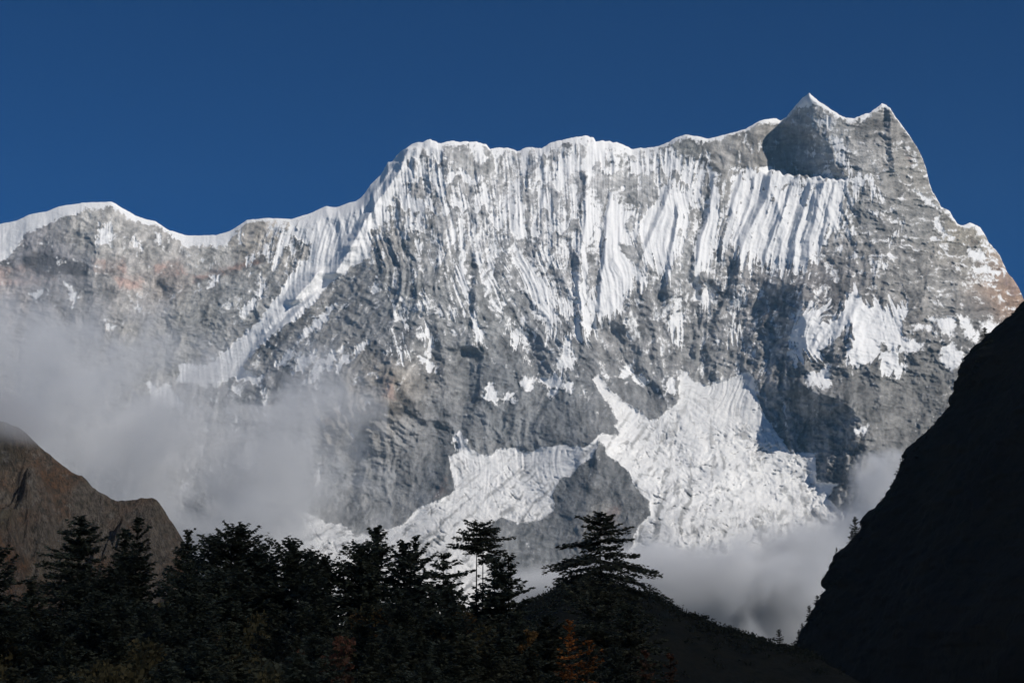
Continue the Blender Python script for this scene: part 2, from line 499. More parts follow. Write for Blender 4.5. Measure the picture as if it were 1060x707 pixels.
ROCKS = [  # bare rock inside the snow
    [(459, 152), (478, 149), (488, 156), (496, 168), (507, 172), (506, 181), (488, 183), (474, 172), (462, 163)], [(500, 152), (508, 153), (509, 163), (503, 160)],
    [(424, 190), (434, 188), (444, 200), (440, 210), (426, 205)], [(907, 357), (915, 356), (921, 366), (912, 362)], [(614, 203), (626, 199), (660, 196), (684, 196), (682, 206), (664, 222), (650, 208), (634, 196), (618, 204)],
    [(636, 160), (655, 162), (664, 168), (655, 166)], [(250, 232), (277, 231), (284, 246), (268, 260), (250, 268)], [(640, 180), (672, 182), (682, 195), (640, 194), (606, 196), (612, 184)],
    [(806, 128), (816, 122), (826, 112), (834, 112), (846, 140), (860, 162), (877, 186), (852, 180), (826, 176), (804, 176)],
    [(690, 150), (700, 146), (734, 149), (784, 129), (804, 129), (803, 172), (776, 174), (758, 172), (742, 160), (722, 166), (704, 158)],
    [(640, 252), (656, 254), (668, 272), (664, 280), (650, 266)], [(654, 222), (664, 224), (654, 240), (646, 236)],
]
GLACIER = [
    [(604, 464), (614, 455), (622, 450), (640, 451), (626, 461), (618.5, 456.5), (613, 474), (606, 474)],
    [(466, 472), (483, 465), (502, 470), (509, 471), (520, 464), (536, 463), (543, 467.5), (561, 462), (579, 459.6), (595, 464), (612, 462), (613, 474), (600, 479), (590.6, 490),
     (581.5, 494.7), (572.5, 506), (570, 515), (575, 528.7), (561, 536.6), (536, 542), (525, 537.7), (516, 536.6), (507, 543), (504, 560), (512, 600), (510, 660), (225, 660),
     (230, 560), (250, 520), (262, 524), (290, 526), (307.6, 528), (321.7, 532.5), (336, 542), (353, 541), (367, 552), (381, 555), (398, 550), (417, 544.5), (425, 531), (434, 524),
     (448, 518.5), (464, 512), (470.6, 506), (469, 490)],
    [(611, 394), (621, 388.5), (631, 400), (642.5, 414), (662, 426.7), (671, 435), (682, 434), (696, 422.5), (703, 411), (704.7, 384), (712, 384), (719, 394), (736, 400), (741.5, 394),
     (772.7, 384), (781, 394), (785, 417), (795, 436.6), (809.5, 455), (818, 467.7), (845, 467.7), (843.4, 484.7), (846, 499), (864.6, 501.7), (856, 516), (869, 530), (890, 530),
     (900, 560), (900, 660), (610, 660), (640, 585), (656.6, 561), (662, 547), (673.6, 534), (672, 518.7), (659, 504.5), (651, 490), (628, 467.7), (620, 458), (618, 452), (639.6, 450.8),
     (642, 447), (635, 441), (638, 434), (625.5, 411)],
]
# how much of the rock carries snow where no patch is drawn: x, y, cover, grain (0 = fluted, 1 = ledges)
COVER = [
    (0, 300, .22, .5), (60, 250, .20, .4), (150, 255, .22, .3), (220, 270, .22, .3), (100, 350, .16, .5), (200, 340, .14, .5), (30, 400, .15, .5), (310, 240, .72, 0), (285, 245, .5, 0), (345, 235, .85, 0),
    (250, 300, .2, .3), (270, 320, .25, .3), (430, 165, .62, 0), (420, 200, .66, 0), (455, 195, .60, 0), (480, 200, .52, 0), (515, 180, .60, 0), (520, 215, .62, 0), (505, 230, .62, 0), (550, 175, .64, 0), (575, 200, .58, 0),
    (600, 165, .64, 0), (590, 215, .54, 0), (545, 215, .50, 0), (540, 250, .48, 0), (575, 260, .58, 0), (590, 290, .45, 0), (660, 157, .80, 0), (650, 172, .52, 0), (690, 175, .62, 0), (715, 185, .68, 0), (725, 210, .55, 0),
    (620, 150, .85, 0), (400, 250, .28, .2), (430, 260, .34, .2), (470, 250, .48, 0), (440, 290, .30, .3), (410, 300, .24, .3), (500, 290, .38, .1), (480, 320, .28, .3), (540, 320, .30, .1), (600, 330, .30, .2), (640, 320, .4, .1),
    (660, 310, .35, .2), (690, 310, .36, .1), (740, 300, .42, .1), (780, 300, .36, .3), (800, 310, .3, .3), (760, 330, .30, .3), (700, 350, .24, .3), (640, 350, .18, .3), (600, 370, .17, .3), (520, 370, .16, .3), (560, 440, .04, .3),
    (430, 340, .24, .3), (370, 340, .18, .3), (330, 350, .2, .2), (380, 300, .2, .4), (340, 310, .2, .4), (430, 440, .05, .3), (400, 500, .04, .3), (520, 430, .06, .3), (660, 420, .1, .3), (700, 385, .25, .3), (760, 370, .30, .3),
    (780, 230, .8, 0), (840, 220, .65, 0), (865, 215, .75, 0), (870, 260, .40, .4), (850, 290, .35, .4), (830, 310, .35, .4), (770, 160, .1, 0), (740, 155, .15, 0), (830, 150, .16, .5), (858, 130, .55, .5), (870, 165, .35, .9), (900, 150, .20, 1), (895, 135, .12, 1),
    (935, 140, .18, .8), (940, 170, .34, 1), (900, 180, .22, 1), (900, 220, .2, 1), (940, 210, .26, 1), (960, 240, .35, 1), (1000, 265, .45, 1), (1020, 280, .40, 1), (930, 270, .26, 1), (970, 290, .28, 1), (1040, 300, .25, 1), (1000, 310, .22, .8),
    (950, 310, .2, .6), (900, 295, .22, .6), (850, 350, .35, .3), (860, 400, .1, .4), (930, 400, .10, .6), (960, 370, .16, .6), (900, 440, .05, .5), (860, 470, .05, .5), (930, 480, .04, .5), (640, 520, .03, .5), (560, 570, .05, .5), (480, 420, .1, .3),
    (810, 420, .2, .2), (805, 360, .22, .2), (120, 450, .3, .4), (220, 440, .3, .4), (100, 560, .3, .4),
]
# rock colour: x, y, r, g, b (albedo)
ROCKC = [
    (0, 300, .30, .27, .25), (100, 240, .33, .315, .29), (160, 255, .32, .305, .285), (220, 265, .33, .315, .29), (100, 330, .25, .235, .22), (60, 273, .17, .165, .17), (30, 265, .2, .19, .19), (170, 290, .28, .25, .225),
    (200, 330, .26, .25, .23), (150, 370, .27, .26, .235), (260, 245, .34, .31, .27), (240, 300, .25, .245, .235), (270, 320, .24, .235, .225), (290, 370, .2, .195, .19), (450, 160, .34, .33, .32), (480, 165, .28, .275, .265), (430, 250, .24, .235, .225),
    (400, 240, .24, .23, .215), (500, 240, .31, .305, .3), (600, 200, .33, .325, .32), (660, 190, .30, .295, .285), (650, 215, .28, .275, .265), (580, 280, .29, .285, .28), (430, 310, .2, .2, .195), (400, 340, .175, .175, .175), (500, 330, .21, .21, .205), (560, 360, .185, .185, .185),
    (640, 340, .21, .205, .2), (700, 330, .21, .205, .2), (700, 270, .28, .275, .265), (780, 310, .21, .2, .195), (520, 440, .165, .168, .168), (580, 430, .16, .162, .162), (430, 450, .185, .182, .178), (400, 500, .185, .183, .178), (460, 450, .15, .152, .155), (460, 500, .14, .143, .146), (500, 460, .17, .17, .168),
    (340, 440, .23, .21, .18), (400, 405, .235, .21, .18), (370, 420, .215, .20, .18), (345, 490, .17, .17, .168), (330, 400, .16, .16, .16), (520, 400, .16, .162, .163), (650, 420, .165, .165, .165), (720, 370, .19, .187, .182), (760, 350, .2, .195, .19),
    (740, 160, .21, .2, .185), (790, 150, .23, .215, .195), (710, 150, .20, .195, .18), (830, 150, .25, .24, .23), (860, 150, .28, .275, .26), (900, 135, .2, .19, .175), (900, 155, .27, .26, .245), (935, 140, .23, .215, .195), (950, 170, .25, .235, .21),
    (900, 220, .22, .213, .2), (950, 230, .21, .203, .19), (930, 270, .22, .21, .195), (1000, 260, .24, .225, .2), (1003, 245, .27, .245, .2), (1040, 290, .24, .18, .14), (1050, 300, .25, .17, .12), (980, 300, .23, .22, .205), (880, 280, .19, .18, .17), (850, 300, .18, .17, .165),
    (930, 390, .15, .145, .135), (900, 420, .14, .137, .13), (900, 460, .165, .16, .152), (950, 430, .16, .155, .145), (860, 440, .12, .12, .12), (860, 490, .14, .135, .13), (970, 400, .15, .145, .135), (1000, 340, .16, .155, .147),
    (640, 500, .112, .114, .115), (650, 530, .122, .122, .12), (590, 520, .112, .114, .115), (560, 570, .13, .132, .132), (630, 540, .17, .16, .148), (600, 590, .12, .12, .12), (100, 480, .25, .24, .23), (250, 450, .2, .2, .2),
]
RUST = [  # iron stained bands: polygon, strength
    ([(-20, 268), (30, 276), (60, 288), (40, 296), (0, 296), (-20, 292)], .5), ([(95, 270), (130, 268), (134, 285), (150, 283), (146, 298), (120, 300), (118, 285), (96, 280)], .75),
    ([(158, 274), (186, 268), (192, 284), (176, 290), (160, 284)], .75), ([(122, 292), (148, 292), (138, 300), (124, 302)], .9), ([(196, 287), (230, 276), (270, 268), (270, 273), (235, 282), (200, 293)], .9),
    ([(396, 392), (409, 386), (410, 412), (392, 416)], .55), ([(338, 425), (355, 418), (352, 434), (336, 440)], .4), ([(1034, 275), (1048, 288), (1060, 306), (1050, 306), (1034, 288)], .9), ([(1004, 244), (1012, 250), (1004, 258)], .6),
    ([(960, 232), (966, 222), (970, 232)], .4), ([(625, 540), (641, 516), (644, 522), (632, 546)], .35), ([(448, 515), (462, 492), (466, 506)], .45), ([(936, 160), (946, 164), (942, 172)], .5),
]
DARK = [  # darker beds of rock: polygon, factor
    ([(24, 266), (34, 262), (60, 263), (92, 276), (94, 286), (70, 284), (40, 286), (26, 278)], .62), ([(0, 264), (17, 266), (14, 276), (0, 274)], .6), ([(250, 270), (300, 252), (336, 228), (337, 234), (318, 254), (270, 274), (252, 280)], .6),
    ([(200, 290), (250, 272), (252, 279), (204, 296)], .75), ([(250, 355), (300, 328), (326, 322), (300, 350), (270, 372)], .8), ([(380, 420), (400, 416), (424, 424), (432, 432), (404, 428), (376, 436), (340, 456)], .6), ([(409, 388), (416, 400), (430, 420), (420, 424), (410, 412)], .6),
    ([(456, 430), (468, 440), (472, 480), (466, 512), (452, 520), (450, 470)], .75), ([(880, 122), (904, 120), (918, 116), (917, 132), (896, 136), (878, 132)], .8), ([(876, 142), (912, 140), (912, 144), (876, 147)], .75),
    ([(100, 300), (118, 296), (126, 308), (104, 312)], .75), ([(860, 290), (880, 296), (870, 312), (850, 320)], .8), ([(950, 276), (964, 280), (962, 290), (946, 284)], .8),
]


def build_mountain():
    xs = np.arange(-120, 1150.01, 0.85)
    nc = len(xs)
    NR = 650
    BOT = 660.0
    top = np.interp(xs, SKYL[:, 0], SKYL[:, 1])
    jag = fbm(xs / 7.0, np.zeros(nc), 4, 71, 0.6)
    top = top + jag * np.interp(xs, [0, 380, 420, 640, 700, 830, 930, 1150], [.5, .6, 1.6, 1.3, .7, 1.0, 1.2, 1.8])
    tt = np.linspace(0, 1, NR)
    PX = np.repeat(xs[None], NR, 0)
    PY = np.maximum(top[None], 94.0 + (BOT - 94.0) * tt[:, None])      # rows above the crest fold onto it
    X = PX.ravel(); Y = PY.ravel()
    topv = np.repeat(top[None], NR, 0).ravel()

    D = tps(MACRO, X, Y)

    # domain warp shared by edges
    wx = fbm(X / 26, Y / 26, 4, 3) * 7
    wy = fbm(X / 26, Y / 26, 4, 9) * 7

    caph = np.interp(X, [-60, 0, 30, 61, 90, 116, 130, 160, 200, 240, 275, 330, 390, 420, 500, 600, 640, 690, 712, 780, 830, 900, 960, 1060], [34, 30, 20, 12, 7, 4, 7, 8, 14, 12, 8, 12, 10, 8, 6, 9, 10, 5, 3, 4, 4, 3, 3, 2])
    D = D + np.clip(caph - (Y - topv), 0, None) * 4.5

    # direction of fall of the flutes: x shift per px downward
    lean = idw([(300, 240, -.25), (350, 240, -.3), (420, 200, .12), (470, 200, .2), (520, 220, .05), (560, 200, .05), (545, 300, .35), (600, 250, -.02), (632, 260, 0), (655, 280, .18), (690, 230, -.3),
                (712, 210, .2), (740, 240, -.2), (780, 230, -.36), (840, 230, -.36), (870, 220, -.15), (840, 340, -.35), (880, 340, -.1), (910, 340, .12), (925, 350, .15), (660, 420, .5), (740, 400, 0), (770, 420, -.15), (700, 430, -.4),
                (500, 480, .1), (560, 470, -.1), (900, 200, 0), (100, 300, 0), (450, 330, .3), (400, 350, .2)], X, Y)[...]
    s = X - lean * (Y - 230)
    s2 = s + wx * 0.16
    fl1 = ridged(s2 / 12.0, Y / 150.0, 2, 21)
    fl2 = ridged(s2 / 5.4, Y / 110.0, 2, 25)
    fl3 = ridged(s2 / 2.9, Y / 70.0, 1, 28)
    flute = 0.36 * fl1 + 0.40 * fl2 + 0.24 * fl3

    # direction of the rock ribs: they fall away to both sides of the central buttress
    lean2 = idw([(200, 330, -.5), (280, 300, -1.0), (340, 330, -1.05), (380, 300, -.9), (380, 360, -.8), (420, 400, -.5), (440, 240, .15), (440, 330, .15), (480, 300, .65), (520, 330, .75), (560, 370, .7), (620, 390, .6), (600, 440, .4),
                 (690, 350, 0), (760, 330, -.35), (820, 350, -.6), (860, 300, -.4), (390, 480, 0), (340, 490, -.1), (470, 470, .2), (560, 450, .1), (640, 520, .35), (100, 300, -.3), (100, 400, -.1), (900, 420, .1), (960, 400, .5), (930, 200, .3)], X, Y)
    s3 = X - lean2 * (Y - 340) + wx * .7
    rib1 = ridged(s3 / 44, Y / 210 + wy * .01, 3, 141, .5)
    rib2 = ridged(s3 / 15, Y / 90, 3, 145, .55)
    bnd = fbm(s3 / 11, Y / 75, 4, 149, .62)
    # glacier area
    gl = np.full(len(X), -50, dtype=np.float32)
    for p in GLACIER:
        sel, d = poly_sdf(p, X + wx * .6, Y + wy * .6, 50)
        gl[sel] = np.maximum(gl[sel], d)
    glac = sstep(-2.0, 4.0, gl)

    # ---- snow score in px
    cv = idw(COVER, X, Y)
    cover, led = cv[:, 0], cv[:, 1]
    iso = fbm((X + wx) / 17, (Y + wy) / 17, 5, 33, 0.62)
    led_n = fbm((X + Y * .3 + wx) / 44, (Y - (X - 950) * .10 + wy * .9) / 4.6, 5, 41, 0.66)
    stk = (1.15 - 2.3 * flute) * 0.5 + fbm(s2 / 7, Y / 38, 4, 47, 0.6) * 0.7
    dia_r = fbm((X - Y * .55 + wx) / 6, (X + Y + wy) / 60, 3, 43, .6)
    lowr = sstep(265, 320, Y)
    dia = bnd * .8 + (.42 - rib2) * .7
    grain = (1 - led) * ((stk * (1 - lowr) + dia * lowr) * .68 + iso * .34) + led * (led_n * .62 + iso * .62 + dia_r * .35)
    fine = fbm((X * .9 + Y * .3 + wx * .6) / 4.2, (Y + wy * .6) / 5.5, 3, 36, .65)
    fan = np.mod((Y + wy * 1.6 + pn(X / 24, Y / 90, 58) * 70 + pn(X / 7, Y / 40, 59) * 16) / 46.0, 1.0)
    fan = np.where(fan > .92, (1 - fan) / .08, fan / .92)
    grain = grain + (fan - .5) * .62 * (1 - led)
    grain = grain / 0.36 + fine * 1.15                                  # about unit spread
    thr = np.interp(cover, [0, .05, .1, .2, .3, .4, .5, .6, .7, .8, .9, 1], [-3.2, -2.2, -1.75, -1.1, -.68, -.32, 0, .32, .68, 1.1, 1.75, 3])
    score = (thr - 0.10 - .18 * led + grain) * 1.6 - .35 * sstep(300, 200, X)
    edge = (fbm((X + wx) / 9, (Y + wy) / 9, 4, 55, 0.6) * 4.6 + (0.46 - flute) * 8.0 * (1 - led) + fine * 3.2)
    for p in SNOW:
        pm = np.mean(np.array(p, dtype=float), 0)
        tooth = 1.0 if (400 < pm[0] < 940 and 165 < pm[1] < 375) else 0.0           # flutes carry the snow's edge up and down
        sel, d = poly_sdf(p, X + wx * .42, Y + wy * .42 + tooth * (flute - .40) * 44, 10)
        pa = np.array(p, dtype=float)
        big = abs(np.sum(pa[:, 0] * np.roll(pa[:, 1], -1) - np.roll(pa[:, 0], -1) * pa[:, 1])) > 3600 and p[0] != (757, 178)      # a field rather than a patch: closed snow, frayed only at its rim
        v = np.clip(d, -12, 9) * (.95 if big else .62) + (1.0 if big else .5) - (1.6 if p[0] == (757, 178) else 0) + edge[sel] * (1.0 if p[0] == (757, 178) else .58) + grain[sel] * .42 * (1 - .4 * led[sel])
        score[sel] = np.maximum(score[sel], np.where(d > -5, v, -20))
    for p in ROCKS:
        sel, d = poly_sdf(p, X + wx * .25, Y + wy * .25, 6)
        lim = -d * 0.9 + edge[sel] * 0.5
        score[sel] = np.where(d > -3, np.minimum(score[sel], np.maximum(lim, (-1.5 if p[0] == (806, 128) else -2.9) + grain[sel] * 2.0)), score[sel])
    # snow lies along the crest
    capw = np.interp(X, [0, 270, 380, 430, 500, 640, 685, 700, 780, 815, 830, 880, 925, 960, 990, 1015, 1060], [3, 3, 4, 5, 3, 4, 3, 1.6, 2.4, 1.2, 3, 2.6, 1.5, .6, 2, .6, 0])
    capd = capw + jag.mean() - (Y - topv) + edge * .4
    score = np.maximum(score, np.where(capw > .3, np.clip(capd, -20, 4), -20))
    score = np.maximum(score, np.where(gl > -6, gl * 1.0 + edge * .35, -20))
    snow = np.clip(0.5 + score * 0.23, 0, 1)

    beds = ridged((X + Y * .75 + wx) / 60, (Y - X * .45 + wy * .8) / 11, 3, 113, .6)
    crack = ridged((X + wx * 1.2 + (Y - 300) * .3) / 30, (Y + wy * 1.2) / 46, 3, 117, .6)
    # ---- relief toward the viewer, metres
    snowy = sstep(.45, .8, snow)
    rough = idw([(60, 260, .6), (200, 300, .55), (100, 380, .55), (280, 330, .8), (340, 320, .9), (430, 300, .75), (420, 400, .9), (400, 490, .8), (500, 430, .75), (560, 420, .75), (500, 300, .7), (600, 200, .6), (700, 200, .6), (640, 520, .6), (600, 500, .6), (560, 570, .6),
                 (660, 400, .6), (750, 330, .85), (810, 360, 1.3), (835, 440, 1.7), (850, 480, 1.6), (890, 420, .9), (920, 440, .8), (900, 160, .7), (900, 230, .75), (1000, 280, .9), (780, 150, .6), (840, 150, .6)], X, Y) * (1 - .8 * glac)
    r1 = ridged((X + wx * 1.4 + (Y - 300) * .25) / 95, (Y + wy * 1.4) / 150, 3, 61, .5)
    r2 = ridged((X + wx + (Y - 300) * .1) / 38, (Y + wy) / 52, 4, 66, .55)
    r3 = fbm((X + wx * .4) / 10, (Y + wy * .4) / 11, 4, 81, .6)
    r4 = led_n
    topfade = sstep(0, 16, Y - topv)
    R = rough * topfade * ((r1 - .35) * 30 + (rib1 - .4) * 34 * (1 - led) + (rib2 - .4) * 11 * (1 - led) * sstep(.75, .35, cover))
    R += rough * (r2 - .35) * 12 * (1 - .35 * snowy) * sstep(0, 8, Y - topv)
    fa = .42 - np.abs(pn(s3 / 30, (Y + wy * .6) / 64, 191)) - .5 * np.abs(pn((s3 + 11) / 14, (Y + wy * .6) / 27, 193)) - .26 * np.abs(pn((s3 + Y * .4) / 6.5, (Y - s3 * .3) / 10, 195))
    fb = .3 - np.abs(pn((X + Y * .7 + wx * .5) / 26, (Y - X * .5) / 15, 197)) - .5 * np.abs(pn((X + Y * .6) / 11, (Y - X * .5) / 6.5, 199))
    R += np.minimum(rough, 1.2) * topfade * (fa * 46 * (1 - .6 * led) * (1 - .75 * snowy) + fb * 20 * (1 - .7 * snowy))
    R += rough * (r3 * 5 + fine * 4) * (1 - .55 * snowy)
    R -= rough * np.clip(crack - .55, 0, 1) * 14 * (1 - .6 * snowy) * topfade
    R += rough * r4 * led * 12 * (1 - .4 * snowy)
    fw = np.clip(sstep(.25, .6, cover) * (1 - led) + snowy * .6, 0, 1) * (1 - glac)
    capz = sstep(3, 14, Y - topv)
    R += fw * capz * (flute - .4) * 13
    # glacier: steps, crevasses and ice towers
    tow = ridged((X + wx) / 10, (Y + wy) / 5.0, 3, 91, .6)
    arcs = ridged((X + wx * 2.2 + (Y - 480) * .9) / 17, (Y + wy - np.abs(X - 740) * .12) / 12, 3, 95, .55)
    fallz = idw([(740, 400, .1), (660, 420, .3), (720, 445, .55), (660, 470, .9), (720, 500, 1), (780, 480, .9), (820, 520, .7), (760, 550, .9), (690, 540, 1), (480, 480, .35), (560, 470, .3), (540, 510, .9), (470, 530, .7), (440, 555, 1),
                 (330, 560, 1), (290, 545, .8), (500, 525, .5)], X, Y)
    R += glac * fallz * ((tow - .35) * 6 + (arcs - .35) * 10 * sstep(-.25, .3, fbm(X / 45, Y / 30, 3, 97)) + fbm(X / 46, Y / 22, 4, 98) * 30 + fbm(X / 3.5, Y / 2.4, 3, 99) * 2)
    rad = np.hypot(X - 735, (Y - 385) * 1.25)
    ang = np.arctan2(X - 735, np.abs(Y - 385) + 20)
    crev = ridged((rad + wx * 1.5) / 9.0, ang * 5 + wy * .03, 2, 127, .5)
    crev = sstep(.62, .95, crev) * sstep(-.1, .25, fbm((X + wx) / 24, (Y + wy) / 16, 3, 129))
    broke = sstep(.02, .3, fbm((X + wx) / 30, (Y + wy) / 18, 3, 133))
    R -= glac * fallz * crev * 15
    R += glac * fallz * broke * ((ridged((X + wx) / 6.5, (Y + wy) / 4.5, 2, 135) - .35) * 11)
    R += glac * (1 - fallz) * (flute - .4) * 14

    for pts, A, wl, wr, f0, f1 in SPURS:
        P = np.array(pts, dtype=np.float64)
        y0, y1 = P[:, 1].min(), P[:, 1].max()
        if P[0, 1] > P[-1, 1]: P = P[::-1]
        sel = np.nonzero((Y > y0 - f0) & (Y < y1 + f1))[0]
        yy = Y[sel]
        lx = np.interp(yy, P[:, 1], P[:, 0])
        # carry the line straight on past its ends
        g0 = (P[1, 0] - P[0, 0]) / max(P[1, 1] - P[0, 1], 1e-3); g1 = (P[-1, 0] - P[-2, 0]) / max(P[-1, 1] - P[-2, 1], 1e-3)
        lx = np.where(yy < y0, P[0, 0] + (yy - y0) * np.clip(g0, -1.5, 1.5), np.where(yy > y1, P[-1, 0] + (yy - y1) * np.clip(g1, -1.5, 1.5), lx))
        d = X[sel] - lx + pn(yy / 15.0, yy * 0 + A, 5) * min(wl * .35, 2.0) + pn(yy / 24.0, X[sel] / 60.0 + A, 6) * (min(14.0, wl * .3) if wl > 24 else 0) + wx[sel] * min(.8, .1 + wl * .014) + wy[sel] * min(.5, wl * .008)
        e = np.minimum(sstep(-f0, 0, yy - y0), sstep(-f1, 0, y1 - yy))
        prof = np.where(d < 0, np.clip(1 + d / wl, 0, 1), np.clip(1 - d / wr, 0, 1) ** 1.7)
        if A < 0:       # a facet cut back into the wall left of the line; the slope below it steps forward again
            if A == -135:               # the summit's shaded facet ends in a corner that stands upright
                wv = np.maximum(8.0, lx - 815.0)
                yb = y1 - 9 * np.clip((879 - X[sel]) / 74.0, 0, 1) + pn(X[sel] / 7.0, yy * 0, 8) * 7
                R[sel] -= 1.25 * 4.1 * wv * np.clip(-d / wv, 0, 1) * (1 - sstep(0, wr, -d - wv)) * np.minimum(sstep(-f0, 0, yy - y0), sstep(-f1, 0, yb - yy))
                continue
            prof = np.clip(-d / wl, 0, 1) * (1 - sstep(0, wr, -d - wl))
        R[sel] += A * prof * e
    D = D - R
    x, y, z = ray_xyz(X, Y, D)

    # ---- rock colour
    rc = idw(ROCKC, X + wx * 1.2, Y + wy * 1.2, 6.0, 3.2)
    vstreak = fbm((X + wx * .6) / 6, (Y + wy) / 30, 4, 103, .6)
    mott = fbm((X + wx) / 22, (Y + wy) / 22, 5, 107, .62)
    dst = fbm((X + Y * .75 + wx) / 40, (Y - X * .5 + wy) / 7, 4, 109, .6)       # beds falling to the lower left
    low = sstep(360, 440, Y)
    f = 1 + mott * .42 + bnd * .55 * (1 - led) + vstreak * (.15 + .25 * low) + dst * .34 * (1 - led) * (1 - low) + led_n * .5 * led + (.35 - beds) * .35 * (1 - led) * (1 - low) - np.clip(crack - .62, 0, 1) * .8 + fine * .30
    for p, k in DARK:
        sel, d = poly_sdf(p, X + wx * .5, Y + wy * .5, 8)
        f[sel] *= 1 - min(.8, 1.6 * (1 - k)) * sstep(-2.5, 2.5, d + edge[sel] * .45)
    butt = sstep(-6, 10, poly_all([(796, 300), (830, 300), (835, 380), (868, 400), (895, 420), (905, 470), (890, 530), (850, 520), (815, 470), (785, 430), (795, 380)], X, Y))
    f = f + butt * (bnd * .5 + vstreak * .5 + fine * .4 + iso * .5)
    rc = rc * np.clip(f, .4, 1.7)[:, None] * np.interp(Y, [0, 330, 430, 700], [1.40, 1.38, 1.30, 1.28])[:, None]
    for p, k in RUST:
        sel, d = poly_sdf(p, X + wx * .5, Y + wy * .5, 8)
        m = np.minimum(1.0, k * 1.5 * sstep(-3, 4, d + edge[sel] * .5) * (.25 + .75 * sstep(-.2, .3, mott[sel] + dst[sel] * .8)))[:, None]
        lum = rc[sel].mean(1)[:, None]
        rc[sel] = rc[sel] * (1 - m) + m * lum * np.array([[1.16, .86, .74]])

    # dirt bands in the glacier ice follow its flow
    gs = (X - 745) / (np.abs(Y - 360) + 60) * 190 + wx * .8
    band = fbm(gs / 7, Y / 60, 4, 121, .6) * .8 + fbm((X + wx * 2) / 20, (Y + wy * 2) / 9, 4, 125, .62) * .7
    ice = 0.76 * (1 - .18 * crev) * (1 - .50 * sstep(.05, .55, band) * np.clip(fallz + .2, 0, 1) - .16 * sstep(500, 560, Y))
    gcol = ice[:, None] * np.array([[1.0, .99, .965]])
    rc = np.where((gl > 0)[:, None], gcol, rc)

    V = np.stack([x, y, z], 1).reshape(NR, nc, 3)
    # the far side of the range and the foot down to the valley floor
    back = []
    for dY, dz in ((30, -6), (140, -120), (500, -520), (1200, -1250), (2400, -2700)):
        b = V[0].copy(); b[:, 1] += dY; b[:, 2] += dz
        b[:, 2] = np.maximum(b[:, 2], -24)
        back.append(b)
    foot = V[-1].copy(); foot[:, 1] -= 260; foot[:, 2] = -24
    full = np.concatenate([np.stack(back[::-1]), V, foot[None]], 0)
    nb = len(back)
    NRt = full.shape[0]

    def pad(a):
        a = a.reshape(NR, nc, -1)
        return np.concatenate([np.repeat(a[:1], nb, 0), a, a[-1:]], 0).reshape(NRt * nc, -1).squeeze()
    snow_f, rc_f, gl_f = pad(snow), pad(rc), pad(gl)
    idx = np.arange(NRt * nc).reshape(NRt, nc)
    q = np.stack([idx[:-1, :-1], idx[1:, :-1], idx[1:, 1:], idx[:-1, 1:]], -1).reshape(-1, 4)
    ht = full.reshape(-1, 3)
    flat = (np.abs(ht[q[:, 0]] - ht[q[:, 1]]).sum(1) + np.abs(ht[q[:, 3]] - ht[q[:, 2]]).sum(1)) < 1e-3
    q = q[~flat]
    gm = gl_f[q].mean(1) > 0
    verts = full.reshape(-1, 3)
    for name, msk, mat in (("mountain", ~gm, M_MOUNT), ("glacier", gm, M_GLAC)):
        qq = q[msk]
        used, inv = np.unique(qq.ravel(), return_inverse=True)
        o = mesh_obj(name, verts[used], inv.reshape(-1, 4), mat, smooth=True)
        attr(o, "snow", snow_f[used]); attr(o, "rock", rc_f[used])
        tag(o, kind="structure")


build_mountain()

# ------------------------------------------------------------------ ground, valley sides, hills


def ground_z(x, y):
    x = np.asarray(x, dtype=np.float64); y = np.asarray(y, dtype=np.float64)
    d = np.hypot(x, y)
    return -1.7 - 12.0 * sstep(8, 120, d) + 0.5 * pn(x / 23.0, y / 23.0, 7) * sstep(10, 60, d)


def grid_faces(nr, nc):
    idx = np.arange(nr * nc).reshape(nr, nc)
    return np.stack([idx[:-1, :-1], idx[:-1, 1:], idx[1:, 1:], idx[1:, :-1]], -1).reshape(-1, 4)


def earth_mat(name, c0, c1, c2, scale, bump_d=2.0, vscale=(1, 1, 1)):
    t = NT(name)
    co = t.coord(vscale)
    n1 = t.noise(scale, 6.0, 0.65, co, 0.4)
    n2 = t.noise(scale * 5.3, 4.0, 0.6, co)
    col = t.mix(t.maprange(n1, 0.40, 0.62), c0, c1)
    col = t.mix(t.maprange(n2, 0.52, 0.70), col, c2)
    h = t.math('ADD', n1, t.math('MULTIPLY', n2, 0.4))
    t.bsdf(col, 0.95, 0.05, h, bump_d, 0.8)
    return t.m


M_GROUND = earth_mat("ground_soil_and_moss", (.030, .032, .018), (.045, .038, .022), (.02, .026, .012), 0.12, 0.4)
M_SLOPE = earth_mat("dark_forested_slope", (.026, .025, .020), (.034, .031, .022), (.020, .021, .017), 0.02, 4.0)
M_KNOLL = earth_mat("scrub_covered_knoll", (.022, .023, .018), (.030, .029, .020), (.017, .019, .015), 0.05, 2.0)


def build_ground():
    a = np.concatenate([-np.geomspace(9000, 6, 60), np.linspace(-5, 5, 9), np.geomspace(6, 9000, 60)])
    Xg, Yg = np.meshgrid(a, a)
    v = np.stack([Xg, Yg, ground_z(Xg, Yg)], -1).reshape(-1, 3)
    tag(mesh_obj("ground", v, grid_faces(len(a), len(a)), M_GROUND, smooth=True), kind="structure")


build_ground()

